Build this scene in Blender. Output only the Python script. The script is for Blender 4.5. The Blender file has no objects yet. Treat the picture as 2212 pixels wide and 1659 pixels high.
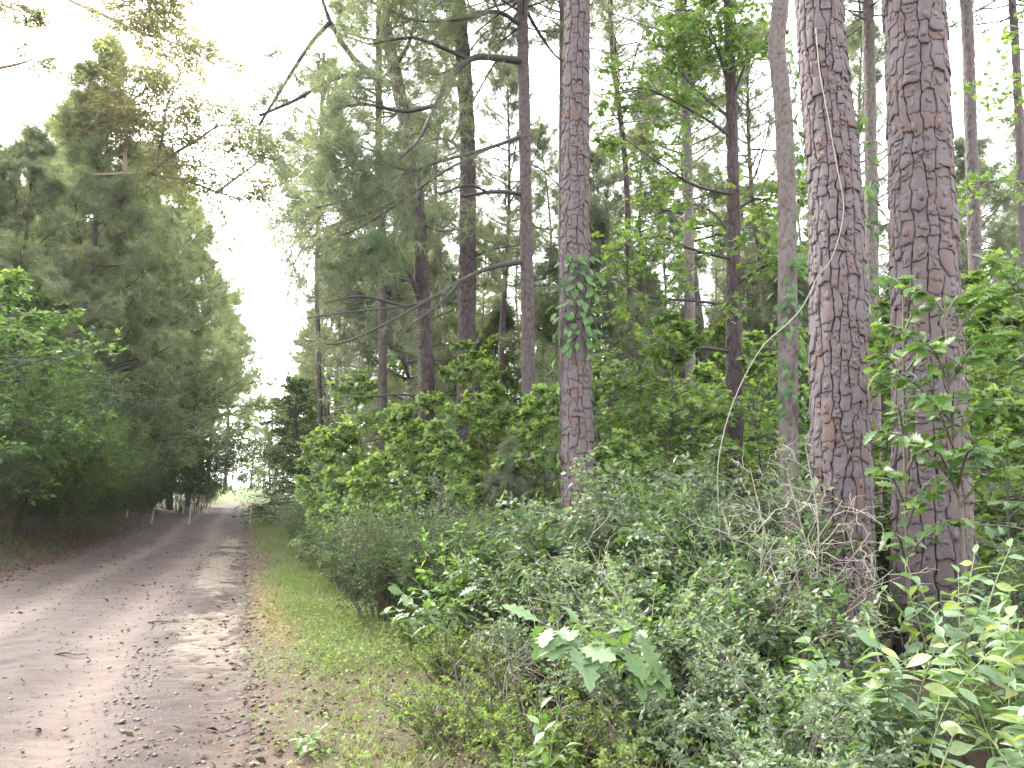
import bpy, math
import numpy as np
from mathutils import Vector, Matrix

R = math.radians
rng = np.random.default_rng(11)
scene = bpy.context.scene
COL = scene.collection

# ------------------------------------------------------------------ camera
CAM_Z, PITCH, FPX = 1.6, R(8.0), 770.0
cam_d = bpy.data.cameras.new('camera')
cam = bpy.data.objects.new('camera', cam_d); COL.objects.link(cam)
cam.location = (0, 0, CAM_Z); cam.rotation_euler = (R(90) + PITCH, 0, 0)
cam_d.sensor_width = 36; cam_d.lens = FPX / 1024 * 36
cam_d.clip_start = 0.05; cam_d.clip_end = 2000
scene.camera = cam

# ------------------------------------------------------------------ sky, sun, exposure
SUN_EL, SUN_AZ = R(38), R(-42)             # bright haze, the sun high over the trees on the left
w = bpy.data.worlds.new('World'); scene.world = w; w.use_nodes = True
nt = w.node_tree; bg = nt.nodes['Background']
sky = nt.nodes.new('ShaderNodeTexSky'); sky.sky_type = 'NISHITA'; sky.sun_disc = False
sky.sun_elevation = SUN_EL; sky.sun_rotation = SUN_AZ; sky.dust_density = 4.0; sky.air_density = 1.0
bw = nt.nodes.new('ShaderNodeRGBToBW'); mx = nt.nodes.new('ShaderNodeMix'); mx.data_type = 'RGBA'
mx.inputs[0].default_value = 0.9
nt.links.new(sky.outputs[0], bw.inputs[0]); nt.links.new(sky.outputs[0], mx.inputs[6]); nt.links.new(bw.outputs[0], mx.inputs[7])
ov = nt.nodes.new('ShaderNodeMix'); ov.data_type = 'RGBA'; ov.inputs[0].default_value = .6; ov.inputs[7].default_value = (4.6, 4.7, 4.9, 1)   # even overcast layer
nt.links.new(mx.outputs[2], ov.inputs[6]); nt.links.new(ov.outputs[2], bg.inputs[0]); bg.inputs[1].default_value = 0.15
sd = bpy.data.lights.new('sun', 'SUN'); so = bpy.data.objects.new('sun', sd); COL.objects.link(so)
sdir = Vector((math.sin(SUN_AZ) * math.cos(SUN_EL), math.cos(SUN_AZ) * math.cos(SUN_EL), math.sin(SUN_EL)))
so.rotation_euler = sdir.to_track_quat('Z', 'Y').to_euler(); so.location = (0, 0, 30)
sd.energy = 1.5; sd.angle = R(14); sd.color = (1.0, 0.93, 0.84)
vs = scene.view_settings
scene.display_settings.display_device = 'sRGB'
vs.view_transform = 'Standard'; vs.look = 'None'; vs.exposure = 3.75; vs.gamma = 1.0; vs.use_curve_mapping = False
cy = scene.cycles
cy.use_denoising = True
cy.max_bounces = 10; cy.diffuse_bounces = 5; cy.transmission_bounces = 5; cy.glossy_bounces = 2; cy.volume_bounces = 1
cy.sample_clamp_indirect = 4.0

# ------------------------------------------------------------------ small helpers
def at(dx, dy, Y):
    """World point on the line of sight of a spot of the photograph (2212 x 1659 view of it) at depth Y."""
    cx = (dx / 2.16 - 512) / FPX; cyy = (384 - dy / 2.16) / FPX
    k = Y / (math.cos(PITCH) - cyy * math.sin(PITCH))
    return np.array([cx * k, Y, CAM_Z + k * (math.sin(PITCH) + cyy * math.cos(PITCH))])

def ss(a, b, x):
    t = np.clip((x - a) / (b - a), 0, 1); return t * t * (3 - 2 * t)

PERM = np.random.default_rng(3).permutation(4096)
RV = np.random.default_rng(4).random(4096)
def hash2(ix, iy, k=0): return RV[(PERM[(ix.astype(np.int64) + 17 * k) & 4095] + iy.astype(np.int64)) & 4095]
def vnoise(x, y, k=0):
    x = np.asarray(x, float); y = np.asarray(y, float)
    ix, iy = np.floor(x), np.floor(y); fx, fy = x - ix, y - iy
    fx = fx * fx * (3 - 2 * fx); fy = fy * fy * (3 - 2 * fy)
    a = hash2(ix, iy, k); b = hash2(ix + 1, iy, k); c = hash2(ix, iy + 1, k); d = hash2(ix + 1, iy + 1, k)
    return (a + (b - a) * fx) * (1 - fy) + (c + (d - c) * fx) * fy
def fbm(x, y, o=4, k=0):
    s = 0; a = 0.5; f = 1.0
    for i in range(o):
        s = s + a * vnoise(x * f + 31.7 * i, y * f + 11.3 * i, k + i); a *= 0.5; f *= 2.03
    return s / (1 - 0.5 ** o)
def worley(x, y, k=0, period=None, jit=0.85):
    """F1, F2 and a random id per cell; period wraps x."""
    ix, iy = np.floor(x), np.floor(y)
    f1 = np.full(x.shape, 9.0); f2 = np.full(x.shape, 9.0); cid = np.zeros(x.shape)
    for dy in (-1, 0, 1):
        for dx in (-1, 0, 1):
            jx, jy = ix + dx, iy + dy
            hx = np.mod(jx, period) if period else jx
            px = jx + 0.5 + (hash2(hx, jy, k) - 0.5) * jit + 0.5 * np.mod(jy, 2); py = jy + 0.5 + (hash2(hx, jy, k + 5) - 0.5) * jit
            d = np.hypot(px - x, py - y); h = hash2(hx, jy, k + 9)
            near = d < f1
            f2 = np.where(near, f1, np.minimum(f2, d)); cid = np.where(near, h, cid); f1 = np.where(near, d, f1)
    return f1, f2, cid

def unit(v): return v / np.maximum(np.linalg.norm(v, axis=-1, keepdims=True), 1e-9)
def rand_unit(*n): return unit(rng.normal(size=(*n, 3)))

class MB:
    def __init__(s): s.v = []; s.f = []; s.t = []; s.n = 0; s.extra = {}
    def add(s, v, f, t=0.5):
        v = np.asarray(v, float).reshape(-1, 3); f = np.asarray(f, np.int64)
        s.v.append(v); s.f.append(f + s.n); s.t.append(np.broadcast_to(np.asarray(t, float), (len(v),))); s.n += len(v)
        return s
    def mesh(s, name, mat, smooth=False, off=(0, 0, 0), attrs=None):
        me = bpy.data.meshes.new(name)
        v = np.concatenate(s.v) - np.asarray(off, float)
        tot = np.concatenate([np.full(len(f), f.shape[1], np.int32) for f in s.f])
        lp = np.concatenate([f.ravel() for f in s.f]).astype(np.int32)
        me.vertices.add(len(v)); me.vertices.foreach_set('co', v.astype(np.float32).ravel())
        me.loops.add(len(lp)); me.loops.foreach_set('vertex_index', lp)
        me.polygons.add(len(tot)); st = np.zeros(len(tot), np.int32); st[1:] = np.cumsum(tot)[:-1]
        me.polygons.foreach_set('loop_start', st)
        if smooth: me.polygons.foreach_set('use_smooth', np.ones(len(tot), bool))
        a = me.attributes.new('tint', 'FLOAT', 'POINT'); a.data.foreach_set('value', np.concatenate(s.t).astype(np.float32))
        for k, val in (attrs or {}).items():
            a = me.attributes.new(k, 'FLOAT', 'POINT'); a.data.foreach_set('value', np.asarray(val, np.float32))
        me.update(calc_edges=True)
        me.materials.append(mat)
        return me
    def tris(s): return sum(len(f) * (f.shape[1] - 2) for f in s.f)

ORG = {}
def thing(name, label, cat, loc, group=None, rz=0.0, sc=1.0):
    o = bpy.data.objects.new(name, None); COL.objects.link(o); o.empty_display_size = 0.2
    o.location = loc; o.rotation_euler = (0, 0, rz); o.scale = (sc, sc, sc)
    o['label'] = label; o['category'] = cat
    if group: o['group'] = group
    ORG[o.name] = np.asarray(loc, float)
    return o
def child(name, me, parent, kind=None):
    o = bpy.data.objects.new(name, me); COL.objects.link(o); o.parent = parent
    if kind: o['kind'] = kind
    return o
def part(name, mb, mat, parent, smooth=False, kind=None, off=None):
    """A part whose builder holds world coordinates."""
    if off is None: off = ORG[parent.name]
    o = child(name, mb.mesh(name, mat, smooth, off), parent, kind); ORG[o.name] = np.asarray(off, float)
    return o
def top(name, me, kind, label=None, cat=None):
    o = bpy.data.objects.new(name, me); COL.objects.link(o); o['kind'] = kind
    if label: o['label'] = label; o['category'] = cat
    return o
def copy_tree(src, loc, rz, sc, label, group, cat=None):
    r = src.copy(); COL.objects.link(r); r.location = loc; r.rotation_euler = (0, 0, rz); r.scale = (sc, sc, sc)
    r['label'] = label
    if cat: r['category'] = cat
    if group: r['group'] = group
    for ch in src.children:
        c = ch.copy(); COL.objects.link(c); c.parent = r
        for g in ch.children:
            d = g.copy(); COL.objects.link(d); d.parent = c
    return r

# ------------------------------------------------------------------ polylines, tubes, leaves
def smooth_path(P, n):
    """Catmull-Rom through P (m,3) sampled at n points."""
    P = np.asarray(P, float); m = len(P)
    Q = np.vstack([2 * P[0] - P[1], P, 2 * P[-1] - P[-2]])
    u = np.linspace(0, m - 1 - 1e-6, n); i = np.floor(u).astype(int); t = (u - i)[:, None]
    a, b, c, d = Q[i], Q[i + 1], Q[i + 2], Q[i + 3]
    return 0.5 * ((2 * b) + (-a + c) * t + (2 * a - 5 * b + 4 * c - d) * t ** 2 + (-a + 3 * b - 3 * c + d) * t ** 3)
def tubes(mb, P, rad, sides=4, tint=0.5):
    """P (n,m,3) polylines, rad (n,m) radii: capped-less tubes into mb."""
    P = np.asarray(P, float)
    if P.ndim == 2: P = P[None]
    n, m, _ = P.shape
    rad = np.broadcast_to(np.asarray(rad, float), (n, m))
    T = unit(np.gradient(P, axis=1)); mean = unit(P[:, -1] - P[:, 0] + 1e-9)
    ref = np.where(np.abs(mean[:, 2:3]) > 0.8, np.array([[1.0, 0.1, 0]]), np.array([[0, 0.1, 1.0]]))[:, None, :]
    U = unit(np.cross(T, np.broadcast_to(ref, T.shape))); V = np.cross(T, U)
    a = np.arange(sides) * 2 * np.pi / sides
    ring = P[:, :, None, :] + rad[:, :, None, None] * (np.cos(a)[None, None, :, None] * U[:, :, None, :] + np.sin(a)[None, None, :, None] * V[:, :, None, :])
    idx = np.arange(n * m * sides).reshape(n, m, sides)
    q = np.stack([idx[:, :-1, :], np.roll(idx[:, :-1, :], -1, 2), np.roll(idx[:, 1:, :], -1, 2), idx[:, 1:, :]], -1).reshape(-1, 4)
    t = np.repeat(np.broadcast_to(np.asarray(tint, float), (n,)), m * sides)
    mb.add(ring.reshape(-1, 3), q, t)
def interp(P, u):
    """P (n,m,3), u (n,k) -> points and tangents (n,k,3)."""
    n, m, _ = P.shape; x = np.clip(u, 0, 1) * (m - 1); i = np.minimum(np.floor(x).astype(int), m - 2); f = (x - i)[..., None]
    r = np.arange(n)[:, None]
    a, b = P[r, i], P[r, i + 1]
    return a + (b - a) * f, unit(b - a)
def sub(P, k, u0, u1, L, ang, up=0.1, flat=1.0, sag=0.0, Lend=0.45, wig=0.06):
    """k side shoots on each polyline: (n*k,4,3). L: scalar or (n,)."""
    n = len(P)
    u = u0 + (u1 - u0) * (np.arange(k)[None] + rng.random((n, k))) / k
    p, t = interp(P, u)
    q = rand_unit(n, k); q = unit(q - (q * t).sum(-1, keepdims=True) * t)
    a = np.radians(ang) * rng.uniform(0.7, 1.3, (n, k, 1))
    d = np.cos(a) * t + np.sin(a) * q; d[..., 2] = d[..., 2] * flat + up; d = unit(d)
    LL = np.broadcast_to(np.asarray(L, float).reshape(-1, 1), (n, k)) * (1 - (1 - Lend) * (u - u0) / max(u1 - u0, 1e-6)) * rng.uniform(0.6, 1.25, (n, k))
    LL = LL[..., None]
    jit = lambda: rng.normal(size=(n, k, 3)) * wig * LL
    z = np.array([0, 0, 1.0])
    S = np.stack([p, p + d * LL * 0.35 + jit() * 0.4, p + d * LL * 0.7 + jit() + z * sag * LL * 0.4, p + d * LL + jit() + z * sag * LL], 2)
    return S.reshape(n * k, 4, 3)
def scatter(mb, tv, tf, pos, d, nrm, s, tint):
    """Copies of a template (length along +Y, face +Z) at pos with axis d and face normal near nrm."""
    Y = unit(d); X = unit(np.cross(Y, nrm)); Z = np.cross(X, Y)
    s = np.broadcast_to(np.asarray(s, float), (len(pos),))
    M = np.stack([X, Y, Z], 1) * s[:, None, None]
    v = np.einsum('kc,ncd->nkd', tv, M) + pos[:, None, :]
    k = len(tv)
    f = (tf[None] + (np.arange(len(pos)) * k)[:, None, None]).reshape(-1, tf.shape[1])
    mb.add(v.reshape(-1, 3), f, np.repeat(np.broadcast_to(tint, (len(pos),)), k))

LEAF_LO = (np.array([[0, 0, 0], [-.27, .45, .07], [.27, .45, .07], [0, 1, -.06]]), np.array([[0, 3, 1], [0, 2, 3]]))
LEAF_MID = (np.array([[0, 0, 0], [-.2, .3, .06], [.2, .3, .06], [-.19, .62, .04], [.19, .62, .04], [0, 1, -.12], [0, .45, -.01]]),
            np.array([[0, 6, 1], [0, 2, 6], [1, 6, 3], [2, 4, 6], [3, 6, 5], [4, 5, 6]]))
def star_leaf():
    pts = [(0, 0)]
    out = [(-.16, .12), (-.5, .02), (-.3, .3), (-.58, .52), (-.22, .55), (0, 1.0), (.22, .55), (.58, .52), (.3, .3), (.5, .02), (.16, .12)]
    v = [(0, .32, 0.04)] + [(x, y, -.05 - .14 * (x * x + (y - .3) ** 2)) for x, y in out]
    n = len(out)
    return np.array(v, float), np.array([[0, 1 + (i + 1) % n, 1 + i] for i in range(n)])
LEAF_STAR = star_leaf()
def strip_leaf(widths, curl=0.25, fold=0.10, twist=0.0):
    """Leaf from half widths along its length; folded on the midrib and bent down."""
    m = len(widths); v = []; f = []
    for i, wd in enumerate(widths):
        y = i / (m - 1); z = -curl * y * y
        tw = twist * (y - 0.3)
        v += [(0, y, z - 0.0), (-wd, y + 0.02, z + fold * wd * 2 + tw * wd), (wd, y + 0.02, z + fold * wd * 2 - tw * wd)]
    for i in range(m - 1):
        a = 3 * i; b = a + 3
        f += [(a, b, b + 1, a + 1), (a, a + 2, b + 2, b)]
    return np.array(v, float), np.array(f)
OVATE = [strip_leaf([.0, .13, .2, .215, .19, .13, .05, .0], c, fo, tw) for c, fo, tw in ((.22, .14, .1), (.4, .2, -.25), (.1, .08, .3))]
LANCE = [strip_leaf([.0, .07, .11, .125, .11, .07, .0], c, .15, tw) for c, tw in ((.3, .2), (.5, -.2))]
OAKW = [.01, .03, .12, .10, .24, .13, .30, .15, .26, .12, .12, .0]
OAK = [strip_leaf(OAKW, c, fo, tw) for c, fo, tw in ((.3, .10, .2), (.5, .2, -.4), (.12, .04, .1))]
CREEP = [strip_leaf([.0, .12, .22, .27, .22, .12, .0], c, .12, tw) for c, tw in ((.35, .2), (.15, -.2))]

def tuft(N, seed, spread=(18, 70), width=.05):
    g = np.random.default_rng(seed); v = []; f = []
    for i in range(N):
        y0 = -g.random() * 1.1; a = R(g.uniform(*spread)) * (0.55 + 0.45 * min(1, -y0 * 2)); z = g.random() * 6.283; L = g.uniform(.75, 1.1)
        d = np.array([math.sin(a) * math.cos(z), math.cos(a), math.sin(a) * math.sin(z)])
        s = unit(np.cross(d, g.normal(size=3))) * width * .5
        b = np.array([0, y0, 0]); droop = np.array([0, 0, -.18 * L])
        v += [b - s, b + s, b + d * L + droop]; f.append((3 * i, 3 * i + 1, 3 * i + 2))
    return np.array(v), np.array(f)
TUFTS = [tuft(20, i) for i in range(5)]
TUFTS_WIDE = [tuft(27, 40 + i, spread=(12, 62), width=.056) for i in range(5)]
TUFTS_FINE = [tuft(34, 20 + i, width=.03) for i in range(5)]

# ------------------------------------------------------------------ materials
def nodes_of(name):
    m = bpy.data.materials.new(name); m.use_nodes = True
    return m, m.node_tree, m.node_tree.nodes['Principled BSDF']
def ramp(t, stops, fac):
    r = t.nodes.new('ShaderNodeValToRGB'); e = r.color_ramp.elements
    while len(e) < len(stops): e.new(0.5)
    for el, (p, c) in zip(e, stops): el.position = p; el.color = (*c, 1)
    t.links.new(fac, r.inputs[0]); return r.outputs[0]
def attr(t, name):
    a = t.nodes.new('ShaderNodeAttribute'); a.attribute_name = name; return a.outputs['Fac']
def noise(t, scale, detail=4, rough=.6, vec=None, stretch=None):
    n = t.nodes.new('ShaderNodeTexNoise'); n.inputs['Scale'].default_value = scale; n.inputs['Detail'].default_value = detail; n.inputs['Roughness'].default_value = rough
    g = t.nodes.new('ShaderNodeTexCoord'); v = g.outputs['Object'] if vec is None else vec
    if stretch:
        mp = t.nodes.new('ShaderNodeMapping'); mp.inputs['Scale'].default_value = stretch; t.links.new(v, mp.inputs[0]); v = mp.outputs[0]
    t.links.new(v, n.inputs['Vector']); return n.outputs['Fac']
def mixc(t, fac, a, b):
    m = t.nodes.new('ShaderNodeMix'); m.data_type = 'RGBA'
    for s, val in ((m.inputs[0], fac), (m.inputs[6], a), (m.inputs[7], b)):
        if hasattr(val, 'links'): t.links.new(val, s)
        elif isinstance(val, tuple): s.default_value = (*val, 1)
        else: s.default_value = val
    return m.outputs[2]
def math_(t, op, a, b=0.5, clamp=False):
    m = t.nodes.new('ShaderNodeMath'); m.operation = op; m.use_clamp = clamp
    for s, val in zip(m.inputs, (a, b)):
        if hasattr(val, 'links'): t.links.new(val, s)
        else: s.default_value = val
    return m.outputs[0]
def bump(t, bsdf, h, strength, dist):
    b = t.nodes.new('ShaderNodeBump'); b.inputs['Strength'].default_value = strength; b.inputs['Distance'].default_value = dist
    t.links.new(h, b.inputs['Height']); t.links.new(b.outputs[0], bsdf.inputs['Normal'])
def leaf_mat(name, stops, transl=0.4, rough=0.45, spec=0.4, tcol=(1.15, 1.25, .55), obj=False):
    m, t, b = nodes_of(name)
    f = attr(t, 'tint')
    if obj:
        oi = t.nodes.new('ShaderNodeObjectInfo'); f = oi.outputs['Random']
    c = ramp(t, stops, f)
    if obj: c = mixc(t, ramp(t, [(.45, (0, 0, 0)), (.75, (.75, .75, .75))], noise(t, 5, 5, .7)), c, tuple(x * .5 for x in stops[0][1]))
    t.links.new(c, b.inputs['Base Color']); b.inputs['Roughness'].default_value = rough; b.inputs['Specular IOR Level'].default_value = spec
    tr = t.nodes.new('ShaderNodeBsdfTranslucent'); mu = t.nodes.new('ShaderNodeMix'); mu.data_type = 'RGBA'; mu.blend_type = 'MULTIPLY'; mu.inputs[0].default_value = 1
    t.links.new(c, mu.inputs[6]); mu.inputs[7].default_value = (*tcol, 1); t.links.new(mu.outputs[2], tr.inputs[0])
    ms = t.nodes.new('ShaderNodeMixShader'); ms.inputs[0].default_value = transl
    t.links.new(b.outputs[0], ms.inputs[1]); t.links.new(tr.outputs[0], ms.inputs[2])
    t.links.new(ms.outputs[0], t.nodes['Material Output'].inputs[0])
    return m
M = {}
M['needle'] = leaf_mat('pine_needle', [(0, (.068, .083, .06)), (.5, (.118, .135, .094)), (.85, (.175, .195, .13)), (1, (.19, .165, .115))], .45, .5, .3)
M['needle_blue'] = leaf_mat('pine_needle_young', [(0, (.07, .105, .065)), (1, (.125, .185, .105))], .4, .5, .3)
M['needle_pale'] = leaf_mat('edge_pine_needle', [(0, (.10, .12, .08)), (.5, (.165, .19, .125)), (.9, (.24, .26, .17)), (1, (.24, .2, .14))], .5, .5, .3)  # lightened copy of the needle colour, making up for shade on the left wall
M['leaf_bright'] = leaf_mat('sapling_leaf', [(0, (0.0516, 0.0989, 0.0344)), (.5, (0.1075, 0.1677, 0.0559)), (1, (0.1978, 0.2494, 0.086))], .55, .5, .3)
M['leaf_sap'] = leaf_mat('bright_sapling_leaf', [(0, (.07, .125, .04)), (.5, (.135, .2, .07)), (1, (.23, .29, .1))], .58, .5, .3)
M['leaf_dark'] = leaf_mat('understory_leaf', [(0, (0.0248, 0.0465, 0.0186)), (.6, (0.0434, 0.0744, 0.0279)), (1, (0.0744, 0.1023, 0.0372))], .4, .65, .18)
M['leaf_grey'] = leaf_mat('privet_leaf', [(0, (0.039, 0.0663, 0.039)), (.5, (0.078, 0.117, 0.0663)), (.9, (0.1248, 0.1638, 0.0936)), (1, (0.1716, 0.1716, 0.1014))], .4, .55, .35)
M['leaf_backlit'] = leaf_mat('oak_canopy_leaf', [(0, (0.102, 0.1062, 0.06375)), (.5, (0.153, 0.153, 0.0935)), (1, (0.2295, 0.204, 0.1275))], .5, .5, .3)  # tan of backlight and glare painted into the oak leaf colour
M['leaf_lime'] = leaf_mat('lime_leaf', [(0, (0.05625, 0.1031, 0.03047)), (.6, (0.1125, 0.1594, 0.04266)), (1, (0.1875, 0.225, 0.06094))], .4, .7, .1)
M['leaf_front'] = leaf_mat('front_shrub_leaf', [(0, (0.088, 0.144, 0.072)), (.7, (0.128, 0.192, 0.096)), (1, (0.208, 0.248, 0.08))], .4, .5, .4, obj=True)
M['leaf_oak'] = leaf_mat('oak_sapling_leaf', [(0, (0.04, 0.08, 0.024)), (.6, (0.072, 0.128, 0.036)), (1, (0.128, 0.192, 0.048))], .35, .5, .4, obj=True)
M['leaf_oakpale'] = leaf_mat('oak_seedling_leaf', [(0, (0.072, 0.1224, 0.0576)), (1, (0.1224, 0.18, 0.0864))], .3, .6, .22, obj=True)
M['leaf_creep'] = leaf_mat('creeper_leaf', [(0, (0.03825, 0.085, 0.02975)), (1, (0.085, 0.1615, 0.051))], .35, .6, .2, obj=True)
M['grass'] = leaf_mat('grass_blade', [(0, (0.08, 0.096, 0.044)), (.6, (0.128, 0.148, 0.068)), (1, (0.2, 0.188, 0.104))], .35, .5, .3)
M['litter'] = leaf_mat('fallen_leaf', [(0, (0.02232, 0.01302, 0.008184)), (.5, (0.05208, 0.03162, 0.0186)), (1, (0.1116, 0.0744, 0.04836))], .12, .8, .08, (1, .9, .8))
M['straw'] = leaf_mat('fallen_needle', [(0, (0.112, 0.049, 0.0245)), (1, (0.238, 0.119, 0.063))], .1, .6, .3, (1, .8, .6))

def bark_mat(name, dark, a, b2, red, obj=False, scale=1.0):
    m, t, b = nodes_of(name)
    n1 = noise(t, 9 * scale, 5, .65, stretch=(1, 1, .35)); n2 = noise(t, 1.7 * scale, 3, .6)
    rnd = attr(t, 'tint')
    base = mixc(t, math_(t, 'MULTIPLY', n1, 1.0), a, b2)
    base = mixc(t, ramp(t, [(.52, (0, 0, 0)), (.75, (.8, .8, .8))], math_(t, 'ADD', math_(t, 'MULTIPLY', n2, .6), math_(t, 'MULTIPLY', rnd, .4))), base, red)
    cr = attr(t, 'crack')
    base = mixc(t, cr, base, dark)
    t.links.new(base, b.inputs['Base Color']); b.inputs['Roughness'].default_value = .85; b.inputs['Specular IOR Level'].default_value = .25
    vo = t.nodes.new('ShaderNodeTexVoronoi'); vo.inputs['Scale'].default_value = 17 * scale; vo.inputs['Randomness'].default_value = 1
    g = t.nodes.new('ShaderNodeTexCoord'); mp = t.nodes.new('ShaderNodeMapping'); mp.inputs['Scale'].default_value = (1, 1, .6); t.links.new(g.outputs['Object'], mp.inputs[0])
    nz = t.nodes.new('ShaderNodeTexNoise'); nz.inputs['Scale'].default_value = 14; nz.inputs['Detail'].default_value = 3; t.links.new(mp.outputs[0], nz.inputs['Vector'])
    va = t.nodes.new('ShaderNodeVectorMath'); va.operation = 'MULTIPLY_ADD'; va.inputs[1].default_value = (.09, .09, .09); t.links.new(nz.outputs['Color'], va.inputs[0]); t.links.new(mp.outputs[0], va.inputs[2])
    t.links.new(va.outputs[0], vo.inputs['Vector']); sp = t.nodes.new('ShaderNodeSeparateColor'); t.links.new(vo.outputs['Color'], sp.inputs[0])
    hgt = math_(t, 'ADD', math_(t, 'MULTIPLY', sp.outputs[0], .8), noise(t, 45 * scale, 5, .7, stretch=(1, 1, .4)))
    bump(t, b, hgt, .75, .014)
    return m
M['bark'] = bark_mat('pine_bark', (0.0342, 0.02362, 0.02111), (0.0513, 0.04049, 0.0408), (0.0971, 0.08096, 0.08441), (0.07867, 0.04858, 0.0408))
M['bark_dark'] = bark_mat('dark_bark', (0.01084, 0.007918, 0.008259), (0.03251, 0.02303, 0.02402), (0.06579, 0.05039, 0.0518), (0.04644, 0.02735, 0.02327))
M['bark_pale'] = bark_mat('pale_bark', (0.02836, 0.02359, 0.02115), (0.07446, 0.06145, 0.0576), (0.1191, 0.1015, 0.09479), (0.09218, 0.06575, 0.05104))
M['fissure'] = bark_mat('bark_fissure', (0.043, 0.0301, 0.0258), (0.02752, 0.01892, 0.0172), (0.0516, 0.03612, 0.03096), (0.0645, 0.03612, 0.0258))
def simple(name, c1, c2, scale, rough=.8, bmp=.3):
    m, t, b = nodes_of(name); n = noise(t, scale, 5)
    t.links.new(mixc(t, n, c1, c2), b.inputs['Base Color']); b.inputs['Roughness'].default_value = rough
    if bmp: bump(t, b, n, bmp, .01)
    return m
M['limb'] = simple('limb_bark', (0.01575, 0.01208, 0.01103), (0.04725, 0.0378, 0.03465), 20)
M['limb_brown'] = simple('oak_limb_bark', (0.075, 0.04875, 0.03), (0.195, 0.135, 0.09), 12)
M['twig'] = simple('twig', (0.04125, 0.033, 0.02475), (0.0825, 0.066, 0.0495), 20)
M['twig_pale'] = simple('dead_twig', (0.12, 0.108, 0.084), (0.216, 0.198, 0.162), 25)
M['stem_green'] = simple('green_stem', (0.0675, 0.0975, 0.0375), (0.15, 0.15, 0.075), 20)
M['post'] = simple('weathered_stake', (0.225, 0.2025, 0.1725), (0.45, 0.4275, 0.375), 20)
M['clod'] = simple('dirt_clod', (0.02625, 0.021, 0.018), (0.0825, 0.0675, 0.05775), 6)

# ------------------------------------------------------------------ road course and terrain
U = np.array([-.327, .945]); NR = np.array([.945, .327]); P0 = np.array([-3.72, 4.8])
_s = np.arange(-16, 62, 1.0); cl = [P0 + U * s for s in _s]
h0 = math.atan2(U[1], U[0]); c0 = cl[-1]; ang = h0; p = c0.copy()
for i in range(23):
    ang -= 1.0 / 15; p = p + np.array([math.cos(ang), math.sin(ang)]); cl.append(p.copy())
for i in range(70):
    p = p + np.array([math.cos(ang), math.sin(ang)]); cl.append(p.copy())
CL = np.array(cl); CS = -16 + np.arange(len(CL)) * 1.0
def road_st(x, y):
    x = np.atleast_1d(np.asarray(x, float)); y = np.atleast_1d(np.asarray(y, float))
    s = np.empty(len(x)); t = np.empty(len(x))
    A = CL[:-1]; D = CL[1:] - CL[:-1]; DL = np.linalg.norm(D, axis=1); D = D / DL[:, None]
    for i0 in range(0, len(x), 4000):
        q = np.stack([x[i0:i0 + 4000], y[i0:i0 + 4000]], 1)
        rel = q[:, None] - A[None]; a = np.clip((rel * D[None]).sum(-1), 0, DL[None])
        e = rel - a[..., None] * D[None]; d2 = (e ** 2).sum(-1); j = d2.argmin(1); r = np.arange(len(q))
        cr = D[j, 0] * rel[r, j, 1] - D[j, 1] * rel[r, j, 0]
        s[i0:i0 + 4000] = CS[j] + a[r, j]; t[i0:i0 + 4000] = np.where(cr > 0, -1, 1) * np.sqrt(d2[r, j])
    return s, t
def height_st(s, t, x, y):
    zr = .32 * ss(28, 62, s) + .35 * ss(62, 90, s)
    gap = np.exp(-((s - 33) / 5.0) ** 2)
    side = np.exp(-((s - 7) / 2.2) ** 2)
    bank = (.75 * ss(2.5, 4.1, -t) + .5 * ss(4, 9, -t)) * (1 - .85 * gap) * (1 - .75 * side)
    rgt = -.05 * np.exp(-((t - 1.85) / .3) ** 2) + .12 * ss(3, 8, t)
    n = (fbm(x * .35, y * .35, 3) - .5) * .25 * ss(2.4, 4.5, np.abs(t)) + (fbm(x * 2.1, y * 2.1, 3, 7) - .5) * .06
    far = 1.2 * ss(90, 250, np.hypot(x, y)) * (fbm(x * .012, y * .012, 3, 3)) * 3
    return zr + bank + rgt + n + far
def height(x, y):
    x = np.atleast_1d(np.asarray(x, float)); y = np.atleast_1d(np.asarray(y, float))
    s, t = road_st(x, y); return height_st(s, t, x, y)
def gz(x, y): return float(height([x], [y])[0])
def st_xy(s, t):
    s = np.asarray(s, float); i = np.clip((s + 16).astype(int), 0, len(CL) - 2); f = s + 16 - i
    c = CL[i] + (CL[i + 1] - CL[i]) * f[..., None]; d = unit(CL[i + 1] - CL[i])
    return c + np.stack([d[..., 1], -d[..., 0]], -1) * np.asarray(t, float)[..., None]

def graded(lo, a, b, hi, fine, k=1.22):
    mid = np.arange(a, b + fine, fine); L = []; st = fine; p = a
    while p > lo: st *= k; p -= st; L.append(p)
    Rr = []; st = fine; p = mid[-1]
    while p < hi: st *= k; p += st; Rr.append(p)
    return np.concatenate([L[::-1], mid, Rr])
def grid_mesh(name, X, Yv, Z, mat, attrs):
    ny, nx = X.shape; i = np.arange(nx * ny).reshape(ny, nx)
    q = np.stack([i[:-1, :-1], i[:-1, 1:], i[1:, 1:], i[1:, :-1]], -1).reshape(-1, 4)
    mb = MB(); mb.add(np.stack([X, Yv, Z], -1).reshape(-1, 3), q)
    return mb.mesh(name, mat, True, attrs=attrs)

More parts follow.
